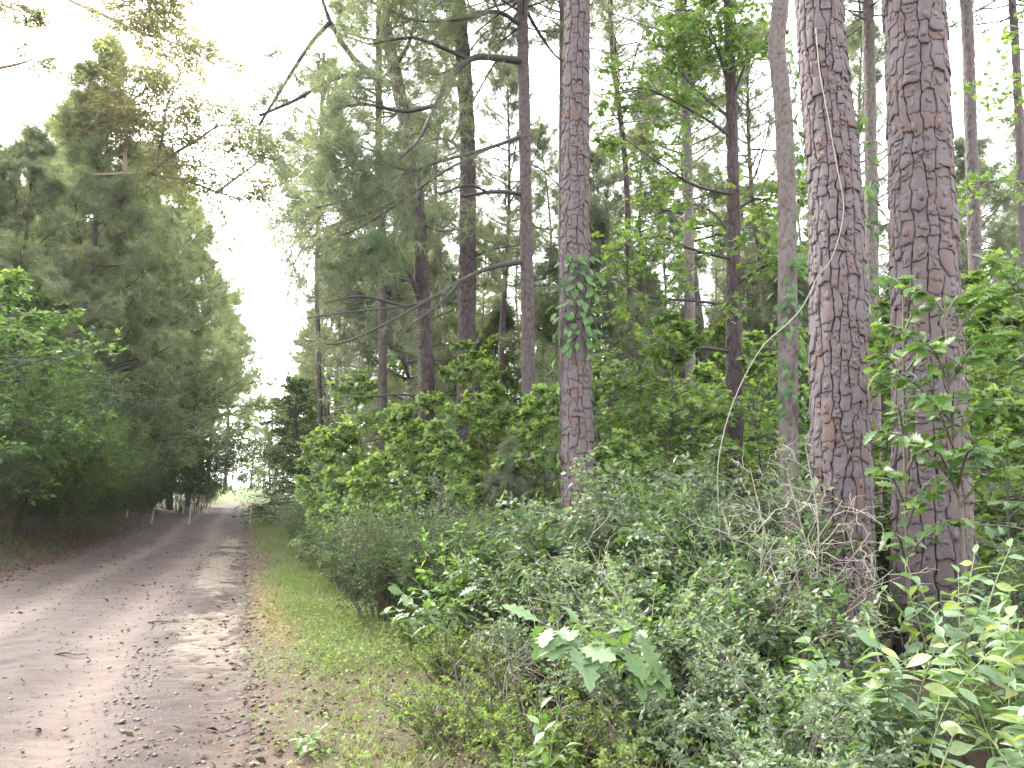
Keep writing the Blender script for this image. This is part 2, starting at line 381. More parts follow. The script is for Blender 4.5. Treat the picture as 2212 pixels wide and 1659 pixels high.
def ground_material():
    m, t, b = nodes_of('forest_floor')
    n1 = noise(t, 1.6, 6, .65); n2 = noise(t, 11, 5, .7); n3 = noise(t, 60, 3, .7)
    soil = mixc(t, n2, (0.02625, 0.01875, 0.0135), (0.0825, 0.0585, 0.03975))
    green = mixc(t, n3, (0.03375, 0.0525, 0.015), (0.09, 0.12, 0.03375))
    g = math_(t, 'ADD', attr(t, 'green'), math_(t, 'MULTIPLY', math_(t, 'SUBTRACT', n1, .5), 1.1), True)
    c = mixc(t, g, soil, green)
    r = math_(t, 'ADD', attr(t, 'straw'), math_(t, 'MULTIPLY', math_(t, 'SUBTRACT', n2, .55), 1.2), True)
    r = math_(t, 'MULTIPLY', r, attr(t, 'straw'), True)
    c = mixc(t, r, c, mixc(t, n3, (0.112, 0.0525, 0.028), (0.238, 0.126, 0.07)))
    t.links.new(c, b.inputs['Base Color']); b.inputs['Roughness'].default_value = .95; b.inputs['Specular IOR Level'].default_value = .2
    bump(t, b, n3, .8, .03)
    return m
def road_material():
    m, t, b = nodes_of('road_dirt')
    n0 = noise(t, .7, 5, .6); n1 = noise(t, 5, 6, .7); n2 = noise(t, 38, 5, .75); n3 = noise(t, 3.5, 5, .65, stretch=(.5, 3.2, 1))
    dirt = mixc(t, n2, (0.01391, 0.008959, 0.007768), (0.03338, 0.02281, 0.01952))
    pale = mixc(t, n2, (0.05351, 0.03922, 0.03216), (0.08922, 0.06739, 0.05583))
    k = math_(t, 'ADD', attr(t, 'pale'), math_(t, 'MULTIPLY', math_(t, 'SUBTRACT', n1, .5), .55))
    k = math_(t, 'ADD', k, math_(t, 'MULTIPLY', math_(t, 'SUBTRACT', n3, .5), 1.5))
    k = math_(t, 'ADD', k, math_(t, 'MULTIPLY', math_(t, 'SUBTRACT', n0, .5), .5), True)
    c = mixc(t, k, dirt, pale)
    s = math_(t, 'MULTIPLY', attr(t, 'sand'), 1.0, True)
    c = mixc(t, s, c, mixc(t, n2, (0.08605, 0.0702, 0.05298), (0.1359, 0.1155, 0.09054)))
    d = math_(t, 'MULTIPLY', attr(t, 'litterish'), ramp(t, [(.42, (0, 0, 0)), (.56, (1, 1, 1))], n1), True)
    c = mixc(t, d, c, mixc(t, n2, (0.028, 0.0196, 0.0154), (0.091, 0.063, 0.0455)))
    t.links.new(c, b.inputs['Base Color']); b.inputs['Roughness'].default_value = .92; b.inputs['Specular IOR Level'].default_value = .2
    bump(t, b, n2, .7, .02)
    return m
M['ground'] = ground_material(); M['road'] = road_material()

gx = graded(-700, -16, 7, 700, .12); gy = graded(-60, 3, 26, 1100, .12)
X, Y = np.meshgrid(gx, gy); xf, yf = X.ravel(), Y.ravel()
S_, T_ = road_st(xf, yf)
Z = height_st(S_, T_, xf, yf)
under = (T_ > -2.5) & (T_ < 2.0) & (S_ > -13)
Z = Z - .05 * under
green = .75 * ss(2.4, 3.0, T_) * (1 - ss(5.2, 7, T_)) * ss(1.2, 4, S_) + .25 * ss(2.3, 4, -T_) + .35 * ss(7, 12, T_) + .95 * ss(48, 66, np.hypot(xf, yf)) * ss(2.2, 3.2, np.abs(T_))
straw = np.exp(-((T_ - 2.45) / .38) ** 2) * ss(2.2, 4, S_) * (1 - ss(8, 11, S_)) * .8
top('ground', grid_mesh('ground', X, Y, Z.reshape(X.shape), M['ground'], {'green': green, 'straw': straw}), 'structure')

# the road: its own strip, rutted, with broken sandy ledges along the right edge
sv = np.concatenate([np.arange(-12, 0, .3), np.arange(0, 24, .045), np.arange(24, 110, .4)])
tv_ = np.concatenate([np.arange(-2.75, 2.2, .06)])
SS, TT = np.meshgrid(sv, tv_, indexing='ij'); sf, tf_ = SS.ravel(), TT.ravel()
edge_l = -2.3 - 1.1 * np.exp(-((sf - 7) / 2.2) ** 2)
tm = tf_ + (fbm(sf * .5, tf_ * 0, 3, 5) - .5) * .35
tm = np.where(tf_ < -2, tm - 1.0 * np.exp(-((sf - 7) / 2.0) ** 2) * (-(tf_ + 2) / .75), tm)
XY = st_xy(sf, tm)
xr, yr = XY[:, 0], XY[:, 1]
edge = ss(2.05, 2.2, tf_) + ss(2.55, 2.75, -tf_)
wav = tf_ + .18 * np.sin(sf * .21)
track = np.exp(-((wav + .62) / .33) ** 2) + np.exp(-((wav - .85) / .36) ** 2)
rough = (fbm(xr * 5, yr * 5, 4, 2) - .5) * .03 + (vnoise(xr * 26, yr * 26, 4) - .5) * .009
led = fbm(sf * 3.2 + tf_ * .6, tf_ * .9, 4, 6); band = np.exp(-((tf_ - 1.62 - .1 * np.sin(sf * .4)) / .36) ** 2) * ss(0.5, 4, sf) * (1 - ss(20, 28, sf))
step = (np.mod(led * 9, 1.0)) * .055
zz = height_st(sf, np.clip(tf_, -2.6, 2.2), xr, yr) + .012 - .035 * track + rough * (1 - .55 * np.clip(track, 0, 1)) + band * (step - .02)
zz = np.where(edge > .01, height(xr, yr) + .012 - .09 * edge, zz)
sand = 1.3 * band * ss(.28, .6, np.mod(led * 9, 1.0)) * 1.25 * ss(.25, .5, fbm(sf * .8, tf_ * 1.5, 3, 12))
pale = -.08 + .85 * np.clip(track, 0, 1) + .12 * ss(-1, 1.5, tf_)
litr = .95 * ss(1.0, 2.0, -tf_) + .55 * ss(1.3, 2.0, tf_) + .22 * np.exp(-((wav - .1) / .35) ** 2) + .03
grid = grid_mesh('dirt_road', xr.reshape(SS.shape), yr.reshape(SS.shape), zz.reshape(SS.shape), M['road'], {'pale': pale, 'sand': sand, 'litterish': litr * (1 - .6 * band)})
grid.flip_normals()
top('dirt_road', grid, 'structure')

# ------------------------------------------------------------------ stuff on the ground
def ground_pts(n, s0, s1, t0, t1, dens=None, pw=1.6):
    """Random ground points between road coordinates, denser near the camera."""
    u = rng.random(n * 2); s = s0 + (s1 - s0) * u ** pw; t = rng.uniform(t0, t1, n * 2)
    if dens is not None:
        keep = rng.random(n * 2) < dens(s, t); s, t = s[keep], t[keep]
    s, t = s[:n], t[:n]
    xy = st_xy(s, t); z = height_st(s, t, xy[:, 0], xy[:, 1])
    return np.column_stack([xy, z]), s, t
up3 = np.array([0, 0, 1.0])
def heading(n, tilt=0.15):
    a = rng.random(n) * 6.283; return np.stack([np.cos(a), np.sin(a), rng.normal(0, tilt, n)], 1)

mb = MB()                                                       # grass of the verge
pts, s, t = ground_pts(46000, -2.0, 34, 2.3, 5.0, lambda s, t: (.12 + ss(2.35, 2.9, t)) * (.25 + .75 * ss(.42, .55, fbm(s * .7, t * 1.1, 3, 21))) * (.3 + .7 * ss(1.2, 4.0, s + rng.normal(0, .8, len(s)))))
d = heading(len(pts), .2); d[:, 2] = rng.uniform(.7, 2.2, len(pts))
BL = (np.array([[-.03, 0, 0], [.03, 0, 0], [.018, .55, .04], [-.018, .55, .04], [0, 1, .18]]), np.array([[0, 1, 2], [0, 2, 3], [3, 2, 4]]))
BL = (np.array([[-.03, 0, 0], [.03, 0, 0], [0, .5, .05], [0, 1, .2]]), np.array([[0, 1, 2], [2, 1, 3]]))
scatter(mb, *BL, pts, unit(d), heading(len(pts)), rng.uniform(.05, .15, len(pts)) * (1 + .02 * s), np.clip(.2 + .6 * fbm(pts[:, 0], pts[:, 1], 3, 9) + rng.normal(0, .12, len(pts)), 0, 1))
pts, s, t = ground_pts(7000, 4, 34, -6.0, -2.6, lambda s, t: .2 + .8 * ss(.5, .62, fbm(s * .5, t * .8, 3, 23)))
d = heading(len(pts), .2); d[:, 2] = rng.uniform(.3, 1.4, len(pts))
scatter(mb, *BL, pts, unit(d), heading(len(pts)), rng.uniform(.12, .32, len(pts)), np.clip(rng.normal(.1, .15, len(pts)), 0, 1))
pts, s, t = ground_pts(5000, 34, 75, 2.3, 5.5, None, 1.0)
d = heading(len(pts), .2); d[:, 2] = rng.uniform(.7, 2.2, len(pts))
scatter(mb, *BL, pts, unit(d), heading(len(pts)), rng.uniform(.15, .3, len(pts)), np.clip(rng.normal(.35, .2, len(pts)), 0, 1))
top('grass', mb.mesh('grass', M['grass']), 'stuff', 'short yellow green grass on the verge right of the dirt road', 'grass')

mb = MB()                                                       # broad-leaved ground cover in front
pts, s, t = ground_pts(30000, -2.5, 11, 1.9, 5.4, lambda s, t: ss(1.8, 3.0, t + .05 * (s < 3) ) * (.22 + .78 * ss(.42, .56, fbm(s * 1.1, t * 1.3, 3, 31))), 1.25)
pts[:, 2] += rng.random(len(pts)) ** 2 * .16
scatter(mb, *LEAF_LO, pts, heading(len(pts), .35), up3 + rand_unit(len(pts)) * .6, rng.uniform(.018, .055, len(pts)), np.clip(rng.normal(.42, .22, len(pts)), 0, 1))
top('ground_cover', mb.mesh('ground_cover', M['leaf_lime']), 'stuff', 'low pale green seedlings carpeting the verge in front', 'ground cover')

mb = MB()                                                       # fallen leaves
for args in ((6000, -2, 30, 1.7, 5.5, None, 1.7), (9000, -2, 34, -6.0, -1.9, None, 1.2), (5000, -3, 9, 5.2, 9.5, None, 1.0), (700, -2, 25, -2, 1.8, None, 1.6)):
    pts, s, t = ground_pts(*args)
    pts[:, 2] += .02
    scatter(mb, *LEAF_LO, pts, heading(len(pts), .3), up3 + rand_unit(len(pts)) * .7, rng.uniform(.03, .085, len(pts)), rng.random(len(pts)) ** 1.3)
top('fallen_leaves', mb.mesh('fallen_leaves', M['litter']), 'stuff', 'brown fallen leaves strewn along both road edges', 'leaf litter')

mb = MB()                                                       # red pine straw along the right edge
pts, s, t = ground_pts(4500, 1.5, 11, 1.9, 3.0, lambda s, t: np.exp(-((t - 2.45) / .25) ** 2) * ss(.4, .55, fbm(s * .6, t, 3, 41)), 1.2)
pts[:, 2] += .02
STR = (np.array([[-.008, 0, 0], [.008, 0, 0], [.004, 1, .02]]), np.array([[0, 1, 2]]))
scatter(mb, *STR, pts, heading(len(pts), .1), up3 + rand_unit(len(pts)) * .3, rng.uniform(.12, .24, len(pts)), rng.random(len(pts)))
top('pine_straw', mb.mesh('pine_straw', M['straw']), 'stuff', 'strip of rust red pine straw along the right road edge', 'pine straw')

OCT = (np.array([[1, 0, 0], [-1, 0, 0], [0, 1, 0], [0, -1, 0], [0, 0, .6], [0, 0, -.5]], float), np.array([[0, 2, 4], [2, 1, 4], [1, 3, 4], [3, 0, 4], [2, 0, 5], [1, 2, 5], [3, 1, 5], [0, 3, 5]]))
mb = MB()                                                       # crumbs of dirt and gravel on the road
for n_, s0, s1, t0, t1, pw, lo, hi in ((4500, -1.5, 12, -2.5, 2.1, 1.6, .004, .014), (2500, -1.5, 13, 1.0, 2.2, 1.5, .005, .026), (260, -1, 16, -2.6, 2.2, 1.4, .015, .035)):
    pts, s, t = ground_pts(n_, s0, s1, t0, t1, None, pw)
    pts[:, 2] += .008
    scatter(mb, *OCT, pts, heading(len(pts), .3), up3 + rand_unit(len(pts)) * .5, lo + (hi - lo) * rng.random(len(pts)) ** 2.2, rng.random(len(pts)))
top('gravel', mb.mesh('gravel', M['clod']), 'stuff', 'clods and gravel crumbs lying on the dirt road', 'gravel')

# ------------------------------------------------------------------ trunks with plated bark
def trunk_path(pts, Y, H=None, lean=(0, 0)):
    """(disp_x, disp_y) spots -> centre line from just under the ground to height H."""
    P = np.array([at(x, y, Y) for x, y in pts]); P = P[np.argsort(P[:, 2])]
    x0 = P[0, 0] - (P[1, 0] - P[0, 0]) / (P[1, 2] - P[0, 2]) * (P[0, 2] - gz(P[0, 0], Y)) * .5
    g = gz(x0, Y)
    if P[0, 2] > g + .15: P = np.vstack([[x0, Y, g - .15], P])
    if H and P[-1, 2] < H:
        e = P[-1] + (P[-1] - P[-2]) / (P[-1, 2] - P[-2, 2]) * (H - P[-1, 2]) * .4; e[2] = H
        P = np.vstack([P, e])
    return smooth_path(P, max(int((P[-1, 2] - P[0, 2]) / .25), 8)), g
def trunk_mesh(mb_attrs, C, rad_fn, sides, step, pw, ph, amp, seed, shape=1.0, flare=.35):
    """Displaced bark: plates of about pw x ph metres with recessed joints."""
    L = np.concatenate([[0], np.cumsum(np.linalg.norm(np.diff(C, axis=0), axis=1))]); n = int(L[-1] / step)
    zz = np.linspace(0, L[-1], n); P = np.stack([np.interp(zz, L, C[:, k]) for k in range(3)], 1)
    r = rad_fn(zz / L[-1], zz) * (1 + flare * np.exp(-zz / .35))
    a = np.arange(sides) * 2 * np.pi / sides
    A, Zg = np.meshgrid(a, zz)
    ncol = max(int(round(2 * np.pi * r.mean() / pw)), 4)
    uu = A / (2 * np.pi) * ncol; vv = Zg / ph
    uu2 = uu + (fbm(vv * 1.3, uu, 2, seed) - .5) * .5; vv2 = vv + (fbm(uu * 1.7, vv * 1.7, 2, seed + 3) - .5) * .7
    f1, f2, cid = worley(uu2, vv2, seed, ncol)
    e = np.clip((f2 - f1) / .22, 0, 1); plate = ss(0, 1, e)
    frac = np.mod(vv2, 1)
    d = amp * (plate - .6) + amp * .7 * (cid - .5) * plate + amp * .5 * (fbm(uu * 3, vv * 5, 3, seed + 6) - .5)
    rr = r[:, None] + d
    V = P[:, None, :] + np.stack([rr * np.cos(A), rr * np.sin(A), np.zeros_like(A)], -1)
    i = np.arange(n * sides).reshape(n, sides)
    q = np.stack([i[:-1], np.roll(i[:-1], -1, 1), np.roll(i[1:], -1, 1), i[1:]], -1).reshape(-1, 4)
    mb = MB(); mb.add(V.reshape(-1, 3), q, cid.ravel()); mb.extra['crack'] = (1 - ss(.0, .55, e)).ravel() * .85
    return mb
def rad_lin(r0, r1): return lambda u, z: r0 + (r1 - r0) * u

def bark_cells(W, Hh, pw, ph, seed):
    """Wavy upright strips broken at random heights: yields (centre, outline) of every flake of a W-periodic strip."""
    g = np.random.default_rng(seed); nc = max(int(round(W / pw)), 5); dx = W / nc; base = np.cumsum(g.uniform(.7, 1.3, nc)); base = base / base[-1] * W
    def edge(c, z):
        k = c % nc; x = base[k - 1] if k else 0.0
        if c == nc: x = W
        z = np.asarray(z, float)
        return x + dx * (.62 * (vnoise(z / ph * .42, np.full(z.shape, k * 7.3), seed) - .5) + .5 * (vnoise(z / ph * 1.3, np.full(z.shape, k * 3.1 + 50), seed) - .5) + .14 * (vnoise(z / ph * 6, np.full(z.shape, k * 5.7 + 90), seed) - .5))
    for c in range(nc):
        z = -g.uniform(0, ph); brk = [z]
        while z < Hh: z += ph * g.uniform(.45, 1.7); brk.append(z)
        tilt = g.uniform(-.25, .25, len(brk)); arch = g.uniform(-.22, .3, len(brk)); jag = g.normal(0, .06, (len(brk), 5))
        def hor(i):
            xs = np.linspace(0, 1, 5); zz = brk[i] + ph * (tilt[i] * (xs - .5) - arch[i] * (1 - (2 * xs - 1) ** 2) + jag[i] * np.array([.3, 1, 1, 1, .3]))
            l, r = edge(c, zz), edge(c + 1, zz); return np.stack([l + (r - l) * xs, zz], 1)
        for i in range(len(brk) - 1):
            bot, top_ = hor(i), hor(i + 1); n = max(2, min(5, int((brk[i + 1] - brk[i]) / .055)))
            f = np.linspace(0, 1, n + 2)[1:-1]
            zr = bot[-1, 1] + (top_[-1, 1] - bot[-1, 1]) * f; zl = top_[0, 1] + (bot[0, 1] - top_[0, 1]) * f
            poly = np.vstack([bot, np.stack([edge(c + 1, zr), zr], 1), top_[::-1], np.stack([edge(c, zl), zl], 1)])
            ctr = poly.mean(0); yield ctr, poly - ctr
def plate_mesh(p, poly, surf, g, gap, thick):
    """One bark flake: standing off the trunk, lower rim lifted over the next one, a thinner scale on top of some."""
    size = np.maximum(np.ptp(poly, axis=0) / 2, .01)
    q = poly * np.maximum(.5, 1 - np.array([gap * 1.5, gap * .1]) / size) + g.normal(0, .003, poly.shape); n = len(q)
    q[:, 1] -= .012 * (q[:, 1] < 0)
    lift = thick * g.uniform(.3, 1.35); tilt = g.uniform(.01, .10); bend = g.uniform(-.10, .10); cup = g.uniform(-.06, .12) / size[0]
    def h(pt): return max(.003, lift - tilt * pt[1] + bend * pt[0] - cup * pt[0] ** 2)
    V = []; F = []; F3 = []
    def shell(q, rings, lift0):
        b = len(V); n = len(q)
        for sc2, kind in rings:
            for pt in q:
                a = pt * sc2 if np.isscalar(sc2) else pt
                V.append(surf(p + a, -.008 if kind is None else h(a) * kind + lift0 + g.normal(0, .0015)))
        V.append(surf(p + q.mean(0), h(q.mean(0)) + lift0))
        m = len(rings)
        for r in range(m - 1):
            for i in range(n):
                j = (i + 1) % n; F.append((b + r * n + i, b + r * n + j, b + r * n + n + j, b + r * n + n + i))
        for i in range(n): F3.append((b + (m - 1) * n + i, b + (m - 1) * n + (i + 1) % n, b + m * n))
    shell(q, ((1.0, None), (.99, .86), (.86, 1.0)), 0)
    for _ in range(int(g.integers(0, 3))):
        a = np.sort(g.random(7) * 6.283); r = g.uniform(.45, 1.0, 7) * g.uniform(.35, .75)
        c0 = size * g.uniform(-.4, .4, 2); qq = np.stack([np.cos(a) * r * size[0], np.sin(a) * r * size[1]], 1) + c0
        qq = np.clip(qq, -size * .8, size * .8)
        b = len(V)
        for dz in (.0, g.uniform(.0025, .006)):
            for pt in qq: V.append(surf(p + pt, h(pt) + dz - (.002 if dz == 0 else 0)))
        V.append(surf(p + qq.mean(0), h(qq.mean(0)) + .006))
        for i in range(7):
            j = (i + 1) % 7; F.append((b + i, b + j, b + 7 + j, b + 7 + i)); F3.append((b + 7 + i, b + 7 + j, b + 14))
    return np.array(V), np.array(F), np.array(F3)

def hero_pine(label, pts, Y, r_pts, pw, ph, seed, H=13.0, most=300, gap=.004, thick=.02):
    C, g = trunk_path(pts, Y, H)
    root = thing('pine_tree', label, 'pine tree', (C[0, 0], Y, g), 'pine trees beside the road')
    zc = C[:, 2]
    cx = lambda z: np.interp(z, zc, C[:, 0]); rr = lambda z: np.interp(z, r_pts[0], r_pts[1])
    # core
    n, sides = int((H - g) / .12), 36; z = np.linspace(g - .15, H, n); a = np.arange(sides) * 2 * np.pi / sides
    A, Zg = np.meshgrid(a, z); rad = rr(Zg) - .012 + .012 * (fbm(A * 4, Zg * 6, 3, seed) - .5)
    V = np.stack([cx(Zg) + rad * np.cos(A), Y + rad * np.sin(A), Zg], -1)
    i = np.arange(n * sides).reshape(n, sides)
    q = np.stack([i[:-1], np.roll(i[:-1], -1, 1), np.roll(i[1:], -1, 1), i[1:]], -1).reshape(-1, 4)
    mb = MB(); mb.add(V.reshape(-1, 3), q)
    tr = part('trunk', mb, M['fissure'], root, True)
    W = 2 * np.pi * rr(3.0); gg = np.random.default_rng(seed); rest = MB(); nk = 0
    top_z = CAM_Z + Y * .70 + .3
    for p, poly in bark_cells(W, H - g, pw, ph, seed):
        zc_ = g - .1 + p[1]
        def surf(ab, d):
            z_ = g - .1 + ab[1]; th = ab[0] / W * 2 * np.pi - np.pi / 2; r_ = rr(z_) + d
            return (cx(z_) + r_ * math.cos(th), Y + r_ * math.sin(th), z_)
        v, f4, f3 = plate_mesh(p, poly, surf, gg, gap, thick)
        th = (p[0] / W * 2 * np.pi + np.pi) % (2 * np.pi) - np.pi
        tint = gg.random()
        if abs(th) < R(105) and zc_ < top_z and zc_ > g + .2 and nk < most:
            m1 = MB(); m1.add(v, f4, tint); m1.f.append(f3); nk += 1
            c = np.array(surf(p, 0)); o = child('bark_plate', m1.mesh('bark_plate', M['bark'], False, c), tr); o.location = Vector(c - ORG[root.name])
        else:
            rest.add(v, f4, tint); rest.f.append(f3 + rest.n - len(v))
    if rest.n:
        o = child('bark', rest.mesh('bark', M['bark'], False, ORG[root.name]), tr, 'stuff')
    return root, cx, rr, g

PINE_A, cxA, rA, gA = hero_pine('thickest pine with large flaky plates, half hidden low down by oak leaves',
    [(2018, 1300), (2010, 1000), (2000, 700), (1990, 400), (1978, 100), (1972, 0)], 7.5, ([0, 1.5, 3.5, 6.6, 13], [.37, .335, .30, .275, .2]), .122, .155, 101)
PINE_B, cxB, rB, gB = hero_pine('big slightly bowed pine with a bare vine stem hanging down its plated grey bark',
    [(1822, 1400), (1816, 1000), (1811, 700), (1802, 400), (1780, 150), (1768, 0)], 7.0, ([0, 1.5, 3.5, 6.2, 13], [.27, .25, .232, .2, .14]), .085, .115, 202)

def plain_trunk(name, label, cat, pts, Y, w0, w1, mat, seed, H=12.0, sides=28, step=.035, pw=.09, ph=.11, amp=.02, group=None, flare=.25):
    C, g = trunk_path(pts, Y, H)
    root = thing(name, label, cat, (C[0, 0], Y, g), group)
    px = Y / FPX / 2.16 / 2
    mb = trunk_mesh(None, C, rad_lin(w0 * px, w1 * px), sides, step, pw, ph, amp, seed, flare=flare)
    off = ORG[root.name]
    o = child('trunk', mb.mesh('trunk', mat, True, off, {'crack': mb.extra['crack']}), root)
    return root, C
G_PINE = 'pine trees beside the road'
T = {}
_c = hero_pine('straight grey pine at the picture centre with a patch of creeper leaves halfway up', [(1250, 1380), (1248, 1000), (1242, 700), (1243, 300), (1246, 0)], 11, ([0, 1, 3, 9, 13], [.26, .228, .215, .185, .16]), .12, .15, 303, most=0, gap=.004, thick=.018)
T['C'] = (_c[0], np.array([[_c[1](z), 11.0, z] for z in np.linspace(0, 12.5, 40)]))
T['D'] = plain_trunk('pine_tree', 'slender pine just left of the grey central pine, long bare limbs reaching left', 'pine tree',
    [(1141, 1000), (1140, 700), (1136, 450), (1132, 200), (1128, 0)], 15, 29, 23, M['bark'], 12, 15.5, 44, .03, .1, .17, .02, G_PINE)
T['E'] = plain_trunk('pine_tree', 'stout dark pine standing behind the long bare limb, bright saplings round its foot', 'pine tree',
    [(1003, 1080), (1006, 860), (1010, 560), (1010, 330), (1002, 150), (990, 0)], 20, 41, 28, M['bark_dark'], 13, 20, 48, .04, .13, .26, .035, G_PINE)
T['F'] = plain_trunk('pine_tree', 'dark pine leaning left and crossed by the long bare limb', 'pine tree',
    [(926, 1080), (922, 860), (914, 650), (902, 450), (880, 290), (852, 150), (825, 0)], 16, 35, 24, M['bark_dark'], 14, 16, 48, .035, .1, .22, .03, G_PINE)
T['G'] = plain_trunk('pine_tree', 'thin dark pine left of the leaning pine, rising out of bright green saplings', 'pine tree',
    [(829, 1100), (827, 800), (825, 560), (818, 300)], 20, 19, 13, M['bark_dark'], 15, 17, 18, .07, .09, .14, .02, G_PINE)
T['I'] = plain_trunk('hardwood_tree', 'crooked brown tree wrapped in creeper close left of the bowed pine', 'tree',
    [(1706, 1080), (1702, 850), (1701, 600), (1700, 430), (1693, 250), (1678, 100), (1686, 0)], 11, 42, 36, M['bark_pale'], 16, 11, 40, .035, .11, .12, .012)
T['J'] = plain_trunk('pine_tree', 'pale grey pine seen in the gap between the two big pines', 'pine tree',
    [(1890, 1100), (1886, 800), (1882, 400), (1874, 0)], 18, 29, 24, M['bark_pale'], 17, 17, 40, .04, .11, .18, .018, G_PINE)
T['K'] = plain_trunk('pine_tree', 'slim reddish pine right of the thickest pine', 'pine tree',
    [(2134, 1200), (2122, 900), (2106, 550), (2096, 250), (2087, 0)], 15, 29, 23, M['bark'], 18, 15, 40, .035, .1, .16, .018, G_PINE)
T['H'] = plain_trunk('maple_tree', 'dark furrowed maple trunk with tiers of green leaves, left of the crooked creeper tree', 'maple tree',
    [(1588, 1150), (1586, 900), (1584, 600), (1583, 350), (1578, 170), (1574, 20)], 14, 42, 14, M['bark_dark'], 19, 13, 44, .035, .09, .3, .026)
T['M'] = plain_trunk('pine_tree', 'grey pine far behind the green maple leaves, small stub branches on its upper trunk', 'pine tree',
    [(1492, 1000), (1490, 700), (1484, 300), (1466, 0)], 24, 24, 19, M['bark_pale'], 20, 20, 18, .07, .1, .14, .02, G_PINE)
T['N'] = plain_trunk('pine_tree', 'thin dark pine between the central pine and the maple, one bent branch on its left', 'pine tree',
    [(1372, 900), (1360, 600), (1350, 350), (1322, 110), (1318, 0)], 26, 16, 11, M['bark_dark'], 21, 21, 14, .08, .1, .14, .016, G_PINE)
T['O'] = plain_trunk('pine_tree', 'reddish pine hidden close behind the central pine, its left edge showing', 'pine tree',
    [(1216, 700), (1215, 350), (1217, 0)], 19, 20, 17, M['bark'], 22, 17, 18, .07, .1, .14, .016, G_PINE)
T['L'] = plain_trunk('pine_tree', 'dark thin pine at the right border of the wood', 'pine tree',
    [(2216, 900), (2210, 500), (2196, 150), (2186, 0)], 18, 20, 15, M['bark'], 23, 18, 18, .06, .09, .12, .016, G_PINE)
T['Q'] = plain_trunk('pine_tree', 'very thin pine left of the dark thin one, rising among hanging needles over the verge', 'pine tree',
    [(692, 950), (688, 750), (684, 600), (690, 400)], 27, 11, 8, M['bark_dark'], 24, 18, 12, .1, .1, .14, .014, G_PINE)

# ------------------------------------------------------------------ limbs and needles of the nearer pines
def add_tufts(mb, tips, dirs, size, tm, tint_mu=.45, tint_sd=.2, droop=0.0):
    if not len(tips): return
    which = rng.integers(0, len(tm), len(tips))
    d = unit(dirs + rng.normal(0, .25, dirs.shape) + np.array([0, 0, -droop]))
    for k in range(len(tm)):
        m = which == k
        if m.any(): scatter(mb, *tm[k], tips[m], d[m], rand_unit(int(m.sum())), size * rng.uniform(.75, 1.2, int(m.sum())), np.clip(rng.normal(tint_mu, tint_sd, int(m.sum())), 0, 1))
def foliage_from(limb, mbt, mbn, k1, L1, k2, L2, size, tm, u0=.3, r=.006, tufted=1.0, sag=-.15, mu=.45, droop=0.1, ang=48):
    """Twigs off limb polylines (n,m,3) into mbt, needle tufts into mbn."""
    tw = sub(limb, k1, u0, 1.0, L1, ang, .08, .8, sag, .5, .1); tubes(mbt, tw, np.array([r, r * .8, r * .6, r * .35]), 3)
    t2 = sub(tw, k2, .3, 1.0, L2, 45, .1, 1, sag, .6, .1); tubes(mbt, t2, np.array([r * .5, r * .45, r * .35, r * .25]), 3)
    for tt in (tw, t2):
        keep = rng.random(len(tt)) < tufted; q = tt[keep]
        add_tufts(mbn, q[:, 3], q[:, 3] - q[:, 2], size, tm, mu, .2, droop)
        add_tufts(mbn, q[:, 2], q[:, 3] - q[:, 1], size * .95, tm, mu - .08, .2, droop)

def hero_limb(root, pts, r0, r1, forks=(), k=(10, .9, 3, .4), tufted=1.0, size=.2, u0=.25, name='limb', mat='limb', tm=None, mu=.45, sag=-.12, needle='needle'):
    tm = tm or TUFTS_FINE
    if root is D:
        pts = [(a_, b_, 15 - (15 - Y_) * 1.8) for a_, b_, Y_ in pts]; forks = [[(a_, b_, 15 - (15 - Y_) * 1.8) for a_, b_, Y_ in f_] for f_ in forks]
    P = smooth_path(np.array([at(*p) for p in pts]), 18)
    mb = MB(); tubes(mb, P, np.linspace(r0, r1, 18), 7); fol = MB(); limbs = [P]
    for fk in forks:
        fp = np.array([at(*p) for p in fk]); fp[0] = P[np.linalg.norm(P - fp[0], axis=1).argmin()]
        Q = smooth_path(fp, 18); tubes(mb, Q, np.linspace(r0 * .55, r1, 18), 5); limbs.append(Q)
    foliage_from(np.array(limbs), mb, fol, k[0], k[1], k[2], k[3], size, tm, u0, .007, tufted, sag, mu)
    lo = part(name, mb, M[mat], root, True)
    if fol.n:
        n = part('needles', fol, M[needle], lo, False, 'stuff', ORG[root.name])
    return lo
D, F_, E_ = T['D'][0], T['F'][0], T['E'][0]
hero_limb(D, [(1130, 132, 15), (1080, 126, 14.8), (1020, 126, 14.6), (965, 175, 14.4), (938, 235, 14.2), (905, 300, 14), (862, 345, 13.9)], .085, .02,
          [[(1020, 126, 14.6), (960, 105, 14.4), (890, 82, 14.2), (800, 95, 14)], [(938, 235, 14.2), (870, 240, 14), (790, 225, 13.8), (720, 235, 13.6)]], (17, 1.1, 3, .45), .95, .28, .3)
hero_limb(D, [(1126, 295, 15), (1050, 322, 14.7), (965, 345, 14.4), (880, 372, 14), (770, 425, 13.6), (680, 450, 13.3)], .045, .012,
          [[(1050, 322, 14.7), (960, 370, 14.2), (860, 440, 14), (760, 500, 13.8), (670, 520, 13.7)], [(880, 372, 14), (800, 350, 13.8), (720, 370, 13.6)]], (24, 1.2, 3, .5), .95, .28, .35)
hero_limb(D, [(1130, 420, 15), (1075, 414, 14.8), (1000, 424, 14.6)], .05, .03, [[(1060, 415, 14.7), (1010, 400, 14.5), (950, 420, 14.3)]], (5, .8, 2, .4), .3, .2, .3)
